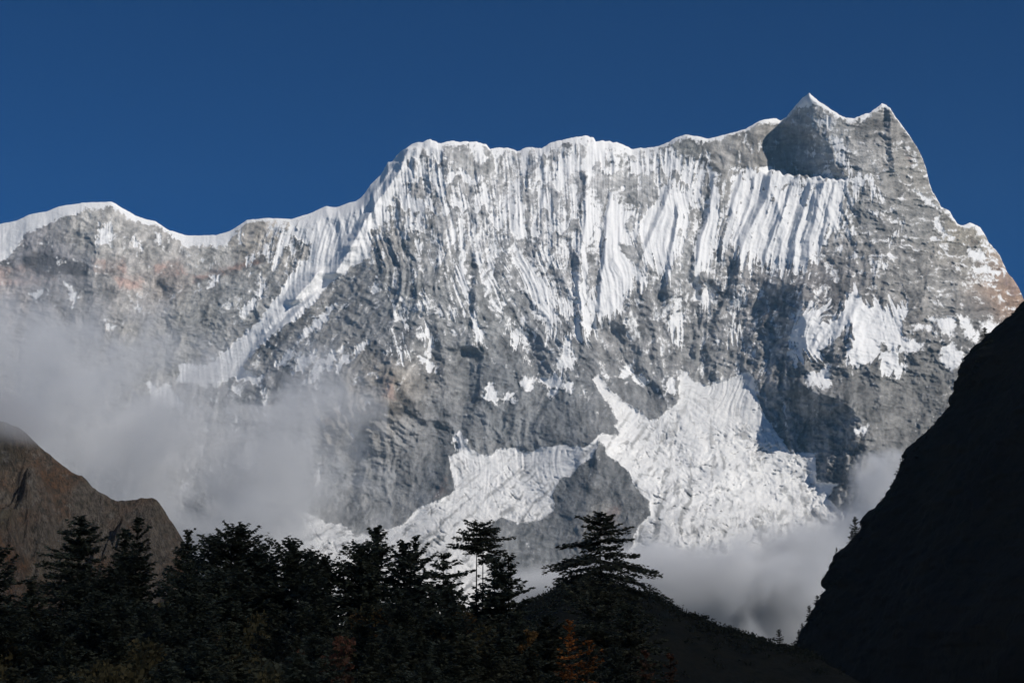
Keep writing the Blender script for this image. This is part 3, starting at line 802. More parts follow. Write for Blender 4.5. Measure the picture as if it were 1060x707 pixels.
# valley side on the right: its far end makes the black edge in the picture
EDGE = [(790, 722), (806, 700), (817, 682), (821, 671), (823.7, 662.7), (832, 648.5), (840.7, 630), (846, 620), (852, 611), (850.8, 604), (851.4, 597.6), (854.8, 590.5), (864.7, 575),
        (877.5, 562), (887, 549.5), (893, 538), (900, 530.5), (907, 524), (918.5, 509.8), (924.5, 495.3), (933, 472.7), (942, 462), (952.8, 452.8), (969.8, 435.9), (976, 428), (981, 420),
        (986.4, 404), (990.7, 391.5), (993, 380), (997.7, 370), (1009, 359), (1020, 348), (1031, 339), (1043, 329), (1052, 321), (1060, 313), (1075, 297), (1100, 270)]
EY = 1200.0


def edge_xz():
    p = [ray_xyz(a, b, EY) for a, b in EDGE]
    X = np.array([q[0] for q in p]); Z = np.array([q[2] for q in p])
    return X, Z


def slope_x(y, z):
    """x of the valley side at height z and forward distance y, without its roughness"""
    X, Z = edge_xz()
    X = np.concatenate([[X[0] - 12], X, [X[-1] + (420 - Z[-1]) / 1.5]])
    Z = np.concatenate([[-26], Z, [420.0]])
    x = np.interp(z, Z, X)
    return x + np.where(y < EY, (EY - y) * 0.06, (y - EY) * 0.9)


def build_slope():
    ys = np.concatenate([np.linspace(-2600, 300, 50), np.arange(330, 1000, 14.0), np.arange(1000, 1206, 3.0), np.linspace(1215, 2700, 40)])
    cap = np.interp(ys, [-2600, 500, 1000, 1120, 1300, 2700], [150, 215, 330, 420, 420, 260])
    tz = np.linspace(0, 1, 270)
    Yg = np.repeat(ys[None], 270, 0)
    Zg = -26 + (cap[None] + 26) * tz[:, None]
    x = slope_x(Yg, Zg)
    zz = np.concatenate([np.arange(-26, 421, 4.0)])
    xe = slope_x(np.full(len(zz), EY), zz)
    k = np.ones(31) / 31
    xs_ = np.convolve(np.pad(xe, 15, mode='edge'), k, 'valid') + 14
    smooth = np.interp(Zg, zz, xs_) + np.where(Yg < EY, (EY - Yg) * 0.06, (Yg - EY) * 0.9)
    w_ = sstep(10, 90, EY - Yg)
    x = x * (1 - w_) + np.maximum(smooth, x - 30) * w_
    away = sstep(10, 260, EY - Yg) + sstep(4, 60, Yg - EY)
    big = 0.5 + fbm(Yg / 260, Zg / 140, 4, 131) * .7
    x = x + away * np.clip(big, 0, 2) * 34
    x = x + (ridged(Yg / 16, Zg / 7, 2, 137) - .4) * 2.6 * sstep(-20, 30, Zg) + fbm(Yg / 30, Zg / 9, 4, 139, .6) * 3.0
    V = np.stack([x, Yg, Zg], -1)
    crest = V[-1].copy()
    back = []
    for dx, dz in ((60, 6), (140, -60), (240, -180)):
        b = crest.copy(); b[:, 0] += dx; b[:, 2] = np.maximum(b[:, 2] + dz, -26); back.append(b)
    b = crest.copy(); b[:, 0] += 420; b[:, 2] = -26; back.append(b)
    V = np.concatenate([V, np.stack(back)], 0)
    tag(mesh_obj("slope", V.reshape(-1, 3), grid_faces(V.shape[0], V.shape[1]), M_SLOPE, smooth=True), kind="structure")


build_slope()

def build_fill_slope():
    """pale unseen slope behind and left, added to bounce sunlight into the foreground"""
    zs = np.linspace(-26, 1700, 120)
    ys = np.linspace(-5200, 620, 260)
    Yg, Zg = np.meshgrid(ys, zs)
    x = -760 - (Zg + 26) / 1.05 + fbm(Yg / 420, Zg / 300, 5, 181) * 150 + (ridged(Yg / 160, Zg / 400, 4, 185) - .4) * 120
    x = np.where(Yg > 300, x - (Yg - 300) * .7, x)
    V = np.stack([x, Yg, Zg], -1)
    b = V[-1].copy(); b[:, 0] -= 900; b[:, 2] = -26
    V = np.concatenate([V, b[None]], 0)
    t = NT("fill_slope_snow")  # snow brightens this added slope so it reflects more sunlight
    co = t.coord()
    n = t.noise(.006, 6, .6, co)
    sx = t.n("SeparateXYZ"); t.l(co, sx.inputs[0])
    hgt = t.math('ADD', t.math('MULTIPLY', sx.outputs["Z"], .0011), n)
    col = t.mix(t.maprange(t.noise(.03, 5, .6, co), .4, .6), (.20, .18, .14), (.28, .265, .24))
    col = t.mix(t.maprange(hgt, .68, .80), col, (.82, .82, .81))
    t.bsdf(col, .9, .1, n, 10.0, .6)
    tag(mesh_obj("fill_slope", V.reshape(-1, 3), grid_faces(V.shape[0], V.shape[1])[:, ::-1], t.m, smooth=True), kind="structure")


build_fill_slope()

# low knoll in the middle distance
KNOLL = [(400, 704), (450, 680), (500, 655), (530, 638), (548, 624.5), (553, 621.6), (562, 617.5), (570, 614), (577, 608.5), (584, 604.6), (592, 601), (601, 599), (612, 600.2), (625, 603), (640, 609),
         (650, 612), (662, 614.4), (671, 615.4), (677, 618), (685, 625), (693, 630), (703, 634.6), (710, 638.4), (722, 640), (728, 644), (733, 648.5), (747, 651), (761, 655), (776, 660), (787, 664),
         (798, 668), (810, 670.5), (822, 673), (840, 684), (870, 705)]
KY = 640.0


def knoll_crest(x):
    p = np.array([ray_xyz(a, b, KY) for a, b in KNOLL])
    return np.interp(x, p[:, 0], p[:, 2], left=-16, right=-16)


def knoll_z(x, y):
    c = knoll_crest(x) + 16
    t = np.where(y < KY, sstep(KY - 210, KY, y), 1 - sstep(KY, KY + 260, y))
    return -16 + c * t


def build_knoll():
    xs = np.arange(-70, 170, 1.0)
    ys = np.concatenate([np.arange(KY - 220, KY - 40, 4.0), np.arange(KY - 40, KY + 20, 1.0), np.arange(KY + 24, KY + 270, 12.0)])
    Xg, Yg = np.meshgrid(xs, ys)
    z = knoll_z(Xg, Yg)
    z = z + (ridged(Xg / 7.0, Yg / 7.0, 3, 151) - .75) * 1.6 * sstep(-14, 2, z)
    tag(mesh_obj("knoll", np.stack([Xg, Yg, z], -1).reshape(-1, 3), grid_faces(len(ys), len(xs)), M_KNOLL, smooth=True), kind="structure")


build_knoll()

# brown rocky hill on the left
HILL = [(-260, 330), (-160, 372), (-80, 405), (-30, 428), (0, 436), (10, 439), (17, 441), (28, 450), (38, 459), (46.7, 467.4), (56, 475), (65, 481.5), (75, 488.6), (85, 491.4), (90, 497), (96, 504), (103, 509.5),
        (110.4, 514), (116, 517), (121.7, 519), (131, 518.6), (141.5, 517.5), (150, 515.8), (157, 515.5), (161.5, 517), (165.6, 521), (170, 528), (175.5, 538), (181, 545), (188, 556), (194, 566), (202, 585), (212, 610),
        (225, 645), (240, 690), (250, 715)]
HY = 1300.0


def build_hill():
    t = NT("brown_hill_rock_and_turf")
    co = t.coord((1, 1, .7))
    n1 = t.noise(0.02, 6.0, .65, co, .5)
    n2 = t.noise(0.09, 5.0, .65, co)
    n3 = t.noise(0.008, 3.0, .6, co)
    col = t.mix(t.maprange(n1, .44, .60), (.140, .120, .100), (.135, .078, .047))
    col = t.mix(t.maprange(n3, .5, .62), col, (.11, .098, .07))
    col = t.mix(t.maprange(n2, .58, .70), col, (.185, .17, .15))
    col = t.mix(t.maprange(n2, .42, .30), col, (.065, .06, .05))
    n4 = t.noise(.3, 5.0, .7, t.coord((1, 1, .45)))
    col = t.mix(t.maprange(n4, .35, .6), (.05, .045, .038), col)
    t.bsdf(col, .95, .05, t.math('ADD', t.math('ADD', n1, n4), t.math('MULTIPLY', n2, .6)), 6.0, 1.0)
    p = np.array([ray_xyz(a, b, HY) for a, b in HILL])
    xs = np.arange(-690, -210, 1.2)
    ys = np.concatenate([np.arange(HY - 330, HY + 10, 1.5), np.linspace(HY + 30, HY + 500, 16)])
    Xg, Yg = np.meshgrid(xs, ys)
    c = np.interp(Xg, p[:, 0], p[:, 2], right=-20) + 20
    run = np.clip(c * 0.95, 30, 320)
    tt = np.where(Yg < HY, np.clip(1 - (HY - Yg) / run, 0, 1), np.clip(1 - (Yg - HY) / (run * 1.3 + 60), 0, 1))
    prof = np.where(Yg < HY, 0.55 * tt + 0.45 * tt ** 2, tt)
    z = -20 + c * prof
    edge = sstep(0, 40, HY - Yg) + sstep(0, 60, Yg - HY)
    z = z + edge * sstep(-18, 20, z) * ((ridged(Xg / 70, Yg / 90, 5, 161, .55) - .4) * 46 + fbm(Xg / 16, Yg / 18, 4, 167, .6) * 10 + (ridged(Xg / 26, Yg / 60, 3, 165) - .4) * 22)
    z = z + fbm(Xg / 9, Yg / 9, 3, 169) * 1.6
    tag(mesh_obj("hill", np.stack([Xg, Yg, z], -1).reshape(-1, 3), grid_faces(len(ys), len(xs)), t.m, smooth=True), kind="structure")


build_hill()

# ------------------------------------------------------------------ trees
def tubes(paths, sides=5):
    """tapered limbs: list of (points, radii) -> verts, quads"""
    V, Q = [], []
    for pts, rad in paths:
        pts = np.asarray(pts, dtype=np.float64)
        base = len(V)
        for i, p in enumerate(pts):
            a = pts[min(i + 1, len(pts) - 1)] - pts[max(i - 1, 0)]
            a = a / (np.linalg.norm(a) + 1e-9)
            u = np.cross(a, [0.31, 0.95, 0.05]); u /= np.linalg.norm(u) + 1e-9
            w = np.cross(a, u)
            for k in range(sides):
                an = 2 * math.pi * k / sides
                V.append(p + (u * math.cos(an) + w * math.sin(an)) * rad[i])
        for i in range(len(pts) - 1):
            for k in range(sides):
                Q.append((base + i * sides + k, base + i * sides + (k + 1) % sides, base + (i + 1) * sides + (k + 1) % sides, base + (i + 1) * sides + k))
    return np.array(V), np.array(Q)


def sprays(P, Dv, L, W, rs, tilt=.5):
    """needle sprays / leaves: quads at P along Dv"""
    n = len(P)
    Dv = Dv / (np.linalg.norm(Dv, axis=1)[:, None] + 1e-9)
    up = np.stack([rs.normal(0, tilt, n), rs.normal(0, tilt, n), np.ones(n)], 1)
    S = np.cross(Dv, up); S /= np.linalg.norm(S, axis=1)[:, None] + 1e-9
    L = L[:, None]; W = W[:, None]
    a = P - Dv * L * .5
    b = P + S * W * .5 + Dv * L * .05
    c = P + Dv * L * .55
    d = P - S * W * .5 + Dv * L * .05
    V = np.stack([a, b, c, d], 1).reshape(-1, 3)
    return V, np.arange(n * 4).reshape(n, 4)


def conifer(seed, H, prof, crown, gap=.66, nbr=9, top_pitch=.7, low_pitch=-.2, leaf=.66, inner=.12, flat=.32, dens=1.15, trunk_r=None, lean=0.0, dead=4, wild=.27):
    """prof: list of (depth below the top, half width left, half width right) in m"""
    rs = np.random.RandomState(seed)
    pd = np.array(prof, dtype=np.float64)
    trunk_r = trunk_r or H * .011
    paths = []
    zt = np.linspace(0, H, 9)
    bend = lambda z: lean * H * (z / H) ** 2
    paths.append(([(bend(z), 0.03 * H * 0.1 * math.sin(z * .5 + seed), z) for z in zt], [trunk_r * (1 - .95 * (z / H)) + .02 for z in zt]))
    P, D, Ls = [], [], []
    # leader
    for k in range(10):
        P.append((bend(H), 0, H - k * .12)); D.append((rs.normal(0, .35), rs.normal(0, .35), 1)); Ls.append(leaf * .8)
    d = .25
    while d < crown:
        f = d / crown
        nb = max(3, int(rs.normal(nbr, 1.2)))
        a0 = rs.rand() * 6.28
        lay = rs.normal(1, wild * .6)
        for k in range(nb):
            az = a0 + 6.283 * k / nb + rs.normal(0, .25)
            right = math.cos(az) > 0
            hw = 1.2 * np.interp(d, pd[:, 0], pd[:, 2] if right else pd[:, 1])
            Lb = hw * np.clip(rs.normal(.92, wild) * lay, .25, 1.3)
            if Lb < .25: Lb = .25
            pit = top_pitch + (low_pitch - top_pitch) * min(1, f * 1.25) + float(np.clip(rs.normal(0, wild * .6), -.35, .3))
            pit = min(pit, .85)
            zb = H - d + rs.normal(0, gap * .16)
            n = max(3, int(Lb / .30 * dens))
            tt = np.linspace(inner, 1, n)
            r = tt * Lb
            zz = zb + r * math.tan(pit) - .035 * r * r * (1 if low_pitch < 0 else .4) + .10 * Lb * tt ** 4
            bx, by = bend(zb) + r * math.cos(az), r * math.sin(az)
            paths.append(([(bend(zb), 0, zb), (bx[n // 2], by[n // 2], zz[n // 2]), (bx[-1], by[-1], zz[-1])], [.018 * Lb + .012, .010 * Lb + .008, .006]))
            wlat = flat * Lb * np.clip(1.25 - tt, .15, 1) * np.clip(tt * 3, .3, 1)
            reps = 4
            for q in range(reps):
                lat = rs.normal(0, .55, n) * wlat
                P += list(np.stack([bx - math.sin(az) * lat, by + math.cos(az) * lat, zz + rs.normal(0, .05 + .02 * Lb, n) - .08 * np.abs(lat)], 1))
                sp = rs.normal(0, .6, n) + np.sign(lat) * .5
                D += list(np.stack([np.cos(az + sp), np.sin(az + sp), rs.normal(-.05, .25, n)], 1))
                Ls += list(leaf * rs.uniform(.7, 1.25, n))
        d += gap * rs.uniform(.7, 1.3)
    for k in range(dead):
        zz = H - crown - rs.uniform(0, max(.5, (H - crown) * .35)); az = rs.rand() * 6.28; Lb = rs.uniform(.8, 2.2)
        paths.append(([(bend(zz), 0, zz), (bend(zz) + Lb * math.cos(az), Lb * math.sin(az), zz + rs.uniform(-.4, .4))], [.04, .01]))
    P = np.array(P); D = np.array(D); Ls = np.array(Ls)
    cv, cq = sprays(P, D, Ls, Ls * .55, rs, .55)
    tv, tq = tubes(paths, 5)
    return (tv, tq), (cv, cq)


def broadleaf(seed, H, W, leaf=.5, n=2600, bare=.0, low=.2):
    """rounded tree or bush: lobes of leaves on branching limbs; width W"""
    rs = np.random.RandomState(seed)
    paths = [([(0, 0, 0), (rs.normal(0, .03) * H, rs.normal(0, .03) * H, H * .3), (rs.normal(0, .05) * H, rs.normal(0, .05) * H, H * .72)], [H * .016 + .03, H * .011 + .02, .03])]
    lobes = []
    nl = 15
    for k in range(nl):
        az = rs.rand() * 6.28; r = W * .5 * math.sqrt(rs.rand()) * .82
        hz = H * (low + (1 - low) * (.28 + .62 * rs.rand() * (1 - .55 * (r / (W * .5)) ** 2)))
        c = np.array([r * math.cos(az), r * math.sin(az), hz])
        lobes.append((c, W * rs.uniform(.12, .22)))
        st = np.array([0, 0, H * rs.uniform(.12, .4)])
        paths.append(([st, st + (c - st) * .55 + [0, 0, .04 * H], c], [H * .007 + .015, .03, .01]))
        for q in range(3 if bare < .5 else 8):
            e = c + rs.normal(0, 1, 3) * W * .12
            paths.append(([c, (c + e) / 2 + rs.normal(0, .05, 3), e], [.02, .014, .006]))
    per = int(n * (1 - bare) / nl)
    P, D = [], []
    for c, r in lobes:
        v = rs.normal(0, 1, (per, 3)); v /= np.linalg.norm(v, axis=1)[:, None]
        rad = r * rs.uniform(.35, 1.12, per) ** .6
        p = c + v * rad[:, None] * [1, 1, .75]
        P.append(p); D.append(v + rs.normal(0, .8, (per, 3)))
    P = np.concatenate(P); D = np.concatenate(D)
    Ls = leaf * rs.uniform(.6, 1.2, len(P))
    cv, cq = sprays(P, D, Ls, Ls * .7, rs, 1.5)
    tv, tq = tubes(paths, 5)
    return (tv, tq), (cv, cq)


def leaf_mat(name, c0, c1, c2=None):
    t = NT(name)
    co = t.coord()
    oi = t.n("ObjectInfo")
    n1 = t.noise(.55, 3, .6, co)
    col = t.mix(t.maprange(n1, .35, .65), c0, c1)
    if c2: col = t.mix(t.maprange(t.noise(.16, 2, .5, co), .5, .62), col, c2)
    k = t.math('ADD', t.math('MULTIPLY', oi.outputs["Random"], .5), .9)
    col = t.mix(1.0, col, k, 'MULTIPLY')
    b = t.bsdf(col, .75, .12)
    tr = t.n("BsdfTranslucent")
    t.l(col, tr.inputs["Color"])
    mx = t.n("MixShader")
    mx.inputs[0].default_value = .35
    t.l(b.outputs[0], mx.inputs[1]); t.l(tr.outputs[0], mx.inputs[2])
    t.l(mx.outputs[0], t.out.inputs["Surface"])
    return t.m


M_BARK = earth_mat("conifer_bark", (.045, .038, .032), (.075, .066, .056), (.03, .025, .02), 1.2, .05, (1, 1, .3))
M_PALEBARK = earth_mat("pale_bark", (.10, .09, .078), (.15, .14, .125), (.06, .052, .045), 1.0, .05, (1, 1, .3))
M_FIR = leaf_mat("fir_needles", (.070, .082, .058), (.105, .115, .075))
M_FIRB = leaf_mat("olive_needles", (.095, .098, .060), (.120, .118, .070), (.070, .080, .052))
M_SCRUB = leaf_mat("dark_scrub_leaves", (.026, .030, .020), (.040, .042, .028))
M_PINE = leaf_mat("pine_needles", (.080, .090, .066), (.115, .120, .080))
M_GOLD = leaf_mat("golden_brown_leaves", (.30, .17, .055), (.19, .115, .05), (.09, .082, .044))
M_LARCH = leaf_mat("orange_larch_needles", (.50, .19, .04), (.32, .13, .04), (.18, .09, .035))
M_RUSSET = leaf_mat("russet_leaves", (.22, .09, .05), (.14, .075, .045), (.08, .065, .04))
M_OLIVE = leaf_mat("olive_leaves", (.105, .092, .042), (.14, .108, .046), (.075, .072, .038))


def tree(name, geo, loc, label, cat="tree", group=None, leaves=None, bark=None, rot=0.0):
    r = bpy.data.objects.new(name, None)
    r.empty_display_size = 1.0
    COL.objects.link(r)
    r.location = loc
    r.rotation_euler = (0, 0, rot)
    tag(r, label, cat, group)
    (tv, tq), (cv, cq) = geo
    mesh_obj("trunk", tv, tq, bark or M_BARK, r, smooth=True)
    mesh_obj("crown", cv, cq, leaves or M_FIR, r)
    return r


def copy_tree(src, loc, scale, rot, label, group=None):
    r = src.copy(); COL.objects.link(r)
    r.location = loc; r.scale = scale; r.rotation_euler = (0, 0, rot)
    r["label"] = label
    if group: r["group"] = group
    elif "group" in r: del r["group"]
    for ch in src.children:
        c = ch.copy(); COL.objects.link(c); c.parent = r
    return r


def hero(name, px, py, Y, prof_px, crown_px, label, seed, leaves=None, bark=None, cat="conifer", base=None, group=None, **kw):
    """tree whose top stands at photo pixel (px, py) at distance Y; outline in pixels below the top"""
    x, y, z = ray_xyz(px, py, Y)
    m = Y / F
    zb = float(ground_z(x, y)) - .2 if base is None else base
    H = z - zb
    prof = [(a * m, b * m, c * m) for a, b, c in prof_px]
    geo = conifer(seed, H, prof, min(crown_px * m, H * .9), **kw)
    return tree(name, geo, (x, y, zb), label, cat, group, leaves, bark)


FIR = [(0, 3, 3), (12, 7, 7), (30, 16, 16), (60, 29, 29), (100, 40, 40), (160, 50, 50), (220, 56, 56)]


def widen(p, k): return [(a, b * k, c * k) for a, b, c in p]


hero("fir_tree", 84, 536, 205, [(0, 4, 4), (8, 8, 6), (18, 20, 17), (30, 21, 23), (44, 30, 20), (58, 30, 26), (80, 40, 30), (110, 46, 36), (180, 52, 46)], 200,
     "tall dark fir with stepped branches in front of the brown hill", 301, gap=1.0, nbr=10, wild=.2, low_pitch=-.12, top_pitch=.35)
hero("fir_tree", 143, 537, 215, [(0, 2, 2), (10, 5, 5), (22, 7, 8), (36, 9, 10), (52, 15, 14), (70, 22, 19), (100, 29, 26), (150, 36, 34), (200, 42, 40)], 190,
     "slender spire-topped fir with the narrowest tip, right of the tall stepped fir", 302, gap=.85, nbr=8)
hero("fir_tree", 129.5, 549, 222, [(0, 2, 2), (12, 5, 5), (30, 9, 9), (60, 18, 16), (120, 26, 26), (180, 32, 32)], 180,
     "thin fir tip close against the left side of the spire-topped fir", 303, gap=.66)
hero("fir_tree", -2, 574, 170, [(0, 5, 7), (8, 12, 14), (18, 20, 20), (30, 26, 28), (60, 40, 36), (120, 50, 46)], 130,
     "dark conifer cut off by the left edge of the picture", 304, gap=1.1, low_pitch=-.35)
hero("fir_tree", 195, 552, 235, [(0, 3, 4), (6, 7, 6), (14, 4, 4), (24, 9, 10), (40, 16, 16), (70, 24, 24), (130, 32, 32)], 150,
     "lean conifer with a tufted top at the foot of the brown hill's right edge", 305, gap=.7)
hero("fir_tree", 246.5, 548, 210, [(0, 4, 4), (6, 9, 9), (14, 14, 16), (24, 24, 18), (40, 30, 27), (70, 40, 36), (130, 52, 50)], 150,
     "broad dark conifer with a blunt crown, tallest of those against the grey cloud", 306, gap=.62, nbr=10)
hero("fir_tree", 223, 558, 218, [(0, 3, 3), (7, 8, 8), (18, 13, 12), (40, 20, 20), (100, 32, 32)], 140,
     "smaller conifer with a tufted tip pressed against the left side of the broad blunt one", 307, gap=.66)
hero("fir_tree", 270, 570, 214, [(0, 6, 6), (8, 12, 12), (24, 18, 18), (60, 26, 26), (120, 36, 36)], 120,
     "low rounded conifer between the blunt one and the bushy one", 308, gap=.58, nbr=10)
hero("fir_tree", 302, 562, 206, [(0, 3, 3), (7, 9, 8), (16, 17, 15), (30, 24, 22), (55, 34, 30), (110, 48, 46)], 140,
     "bushy dark conifer standing in front of the lower left glacier", 309, gap=.6, nbr=10)
hero("fir_tree", 321.5, 572, 212, [(0, 3, 3), (8, 8, 8), (22, 14, 14), (60, 24, 24), (120, 36, 36)], 120,
     "conifer just right of the bushy one with a short pointed tip", 310, gap=.62)
hero("fir_tree", 336.5, 577, 200, [(0, 4, 4), (8, 9, 9), (20, 12, 14), (44, 20, 20), (110, 34, 34)], 115,
     "low conifer at the left of the dip in the tree line", 311, gap=.6)
hero("fir_tree", 390.5, 547, 210, [(0, 2, 2), (8, 6, 5), (18, 10, 10), (30, 13, 13), (46, 18, 17), (80, 27, 26), (140, 38, 36)], 155,
     "pointed fir rising right of the dip in the tree line", 312, gap=.66)
hero("fir_tree", 373, 568, 202, [(0, 5, 5), (8, 13, 12), (22, 20, 16), (50, 26, 22), (110, 36, 36)], 120,
     "round-headed conifer on the left shoulder of the pointed fir", 313, gap=.58, nbr=10)
hero("fir_tree", 427.5, 557, 206, [(0, 2, 2), (9, 7, 6), (20, 13, 11), (36, 20, 16), (60, 25, 22), (120, 38, 36)], 145,
     "leaning fir with a two-pointed tip in front of the glacier tongue", 314, gap=.95, lean=.012)
hero("fir_tree", 418.5, 563, 208, [(0, 2, 2), (8, 6, 5), (20, 10, 8), (60, 18, 15), (120, 28, 26)], 130,
     "second point against the left side of the leaning fir", 315, gap=.66)
hero("fir_tree", 459.5, 574, 196, [(0, 3, 4), (6, 10, 12), (12, 14, 20), (20, 15, 24), (30, 20, 16), (50, 24, 24), (110, 36, 36)], 125,
     "small conifer with flat arms reaching right, left of the twin flat-topped pines", 316, gap=.95, nbr=10, wild=.2, low_pitch=-.05, top_pitch=.2)
# the two flat-topped pines share one silhouette
hero("pine_tree", 493.5, 542.5, 215, [(0, 12, 12), (3, 16, 16), (8, 10, 14), (13, 20, 16), (18, 24, 12), (24, 22, 14), (31, 6, 8)], 33,
     "flat-topped pine with a bare trunk, left of the twin pair", 317, leaves=M_PINE, cat="pine", gap=.6, nbr=12, wild=.2, top_pitch=.08, low_pitch=.0, inner=.25, flat=.34, trunk_r=.26, dead=3, leaf=.5)
hero("pine_tree", 500, 547, 219, [(0, 6, 12), (5, 10, 22), (11, 12, 25), (16, 10, 18), (22, 10, 24), (29, 6, 20), (34, 4, 8)], 36,
     "flat-topped pine with a bare trunk, right of the twin pair", 318, leaves=M_PINE, cat="pine", gap=.7, nbr=11, wild=.22, top_pitch=.08, low_pitch=-.05, inner=.3, flat=.34, trunk_r=.24, dead=4, leaf=.5)
hero("fir_tree", 526.5, 577, 200, [(0, 5, 5), (5, 9, 7), (10, 12, 8), (20, 16, 12), (32, 19, 14), (50, 26, 20), (100, 36, 30)], 110,
     "clumpy dark conifer to the right of the twin flat-topped pines", 319, gap=1.0, nbr=8, low_pitch=-.1)
hero("fir_tree", 512, 580, 204, [(0, 4, 4), (8, 8, 8), (20, 12, 12), (60, 20, 20), (100, 30, 30)], 105,
     "dark conifer under the bare trunks of the twin flat-topped pines", 320, gap=.9, nbr=8)
# the big layered pine on the knoll's near side
hero("pine_tree", 621, 531.5, 262, widen([(0, 3, 3), (8, 9, 8), (15, 17, 14), (22, 15, 20), (29, 26, 25), (36, 24, 22), (43, 36, 28), (50, 28, 34), (57, 42, 33), (63, 30, 44), (70, 50, 40), (75, 30, 48), (79, 6, 45), (84, 3, 38), (88, 2, 30), (92, 2, 2)], 1.34), 90,
     "big lone pine with layered spreading branches standing out above the knoll", 321, leaves=M_PINE, cat="pine", gap=1.0, nbr=10, wild=.17, top_pitch=.35, low_pitch=-.13, inner=.22, flat=.24, trunk_r=.36, dead=2, leaf=.7)
hero("fir_tree", 616, 612, 230, [(0, 6, 6), (8, 18, 18), (20, 28, 30), (40, 40, 44), (80, 52, 56)], 90,
     "broad shadowy conifer directly below the big lone pine", 322, gap=.9, nbr=8, low_pitch=-.15, leaves=M_FIRB)
hero("fir_tree", 652, 632, 215, [(0, 4, 4), (10, 12, 12), (30, 24, 24), (70, 38, 38)], 80,
     "shadowy conifer in front of the knoll, right of the one below the big pine", 323, gap=.9, leaves=M_FIRB)
hero("fir_tree", 566, 640, 205, [(0, 4, 4), (10, 10, 10), (30, 20, 20), (70, 34, 34)], 80,
     "shadowy conifer in front of the knoll's left end", 324, gap=.9, leaves=M_FIRB)


def leafy(name, px, py, Y, w_px, label, seed, leaves, cat, Hm=None, group=None, **kw):
    x, y, z = ray_xyz(px, py, Y)
    zb = float(ground_z(x, y)) - .2
    geo = broadleaf(seed, z - zb, w_px * Y / F, **kw)
    return tree(name, geo, (x, y, zb), label, cat, group, leaves, M_BARK)


leafy("broadleaf_tree", 384, 596, 176, 44, "golden-brown rounded tree in front of the pointed fir", 401, M_GOLD, "tree", low=.45, n=3600)
leafy("broadleaf_tree", 482, 604, 184, 26, "small rust-orange tree below the flat-armed conifer", 402, M_GOLD, "tree", low=.45)
leafy("broadleaf_tree", 349, 637, 150, 56, "half-bare brownish tree with pale twigs in the forest's middle", 403, M_RUSSET, "tree", low=.3, bare=.45)
leafy("broadleaf_tree", 312, 648, 146, 20, "small dull red tree left of the half-bare one", 404, M_RUSSET, "tree", low=.3)
leafy("broadleaf_tree", 366, 694, 112, 34, "reddish bush at the bottom of the picture below the half-bare tree", 405, M_RUSSET, "bush", low=.2)
leafy("broadleaf_tree", 486, 640, 150, 60, "olive-brown rounded tree in the forest right of the half-bare one", 406, M_OLIVE, "tree", low=.3, n=3400)
leafy("broadleaf_tree", 546, 622, 190, 18, "little ochre tree at the left foot of the knoll", 407, M_GOLD, "tree", low=.4, n=1400)
hero("larch_tree", 589.5, 643, 168, [(0, 1.5, 1.5), (10, 4, 5), (25, 7, 8), (50, 12, 13), (90, 20, 20)], 80, "brightest orange larch, slim, below the knoll's left part", 408, leaves=M_LARCH, cat="larch", gap=.8, nbr=6, leaf=.42)
hero("larch_tree", 606, 664, 158, [(0, 2, 2), (10, 5, 6), (25, 9, 12), (60, 18, 20)], 70, "bushier orange larch leaning right beside the brightest one", 409, leaves=M_LARCH, cat="larch", gap=.8, nbr=6, leaf=.42, lean=.02)
hero("larch_tree", 668, 676, 160, [(0, 2, 2), (10, 5, 5), (30, 12, 12), (60, 18, 18)], 60, "dim brownish larch at the bottom edge, left of two", 410, leaves=M_RUSSET, cat="larch", gap=.8, nbr=6, leaf=.42)
hero("larch_tree", 694, 679, 160, [(0, 2, 2), (10, 5, 5), (30, 12, 12), (60, 18, 18)], 60, "dim brownish larch at the bottom edge, right of two", 411, leaves=M_RUSSET, cat="larch", gap=.8, nbr=6, leaf=.42)

# the dark mass of the forest below the tree line
random.seed(5)
FOREST_TOP = [(-30, 602), (20, 600), (60, 592), (110, 590), (160, 588), (210, 580), (250, 580), (300, 588), (330, 596), (352, 606), (370, 598), (410, 588), (450, 596), (480, 600), (515, 606), (540, 624), (555, 648), (590, 660), (640, 668), (700, 700), (760, 735)]
ft = np.array(FOREST_TOP, dtype=float)
protos = []
for i in range(6):
    rs = random.Random(700 + i)
    geo = conifer(700 + i, 24.0, widen([(a * .125, b * .125, c * .125) for a, b, c in FIR], rs.uniform(.8, 1.15)), 20.0, gap=.7, nbr=9, leaf=.6)
    protos.append((geo, 24.0, M_FIR if i % 3 else M_FIRB))
for i in range(3):
    protos.append((broadleaf(720 + i, 14.0, 9.0, leaf=.5, n=2600, low=.25), 14.0, (M_OLIVE, M_FIRB, M_OLIVE)[i]))
made = {}
GF = "conifers packed in the shaded forest"
GB = "leafy trees packed in the shaded forest"
n_f = 0
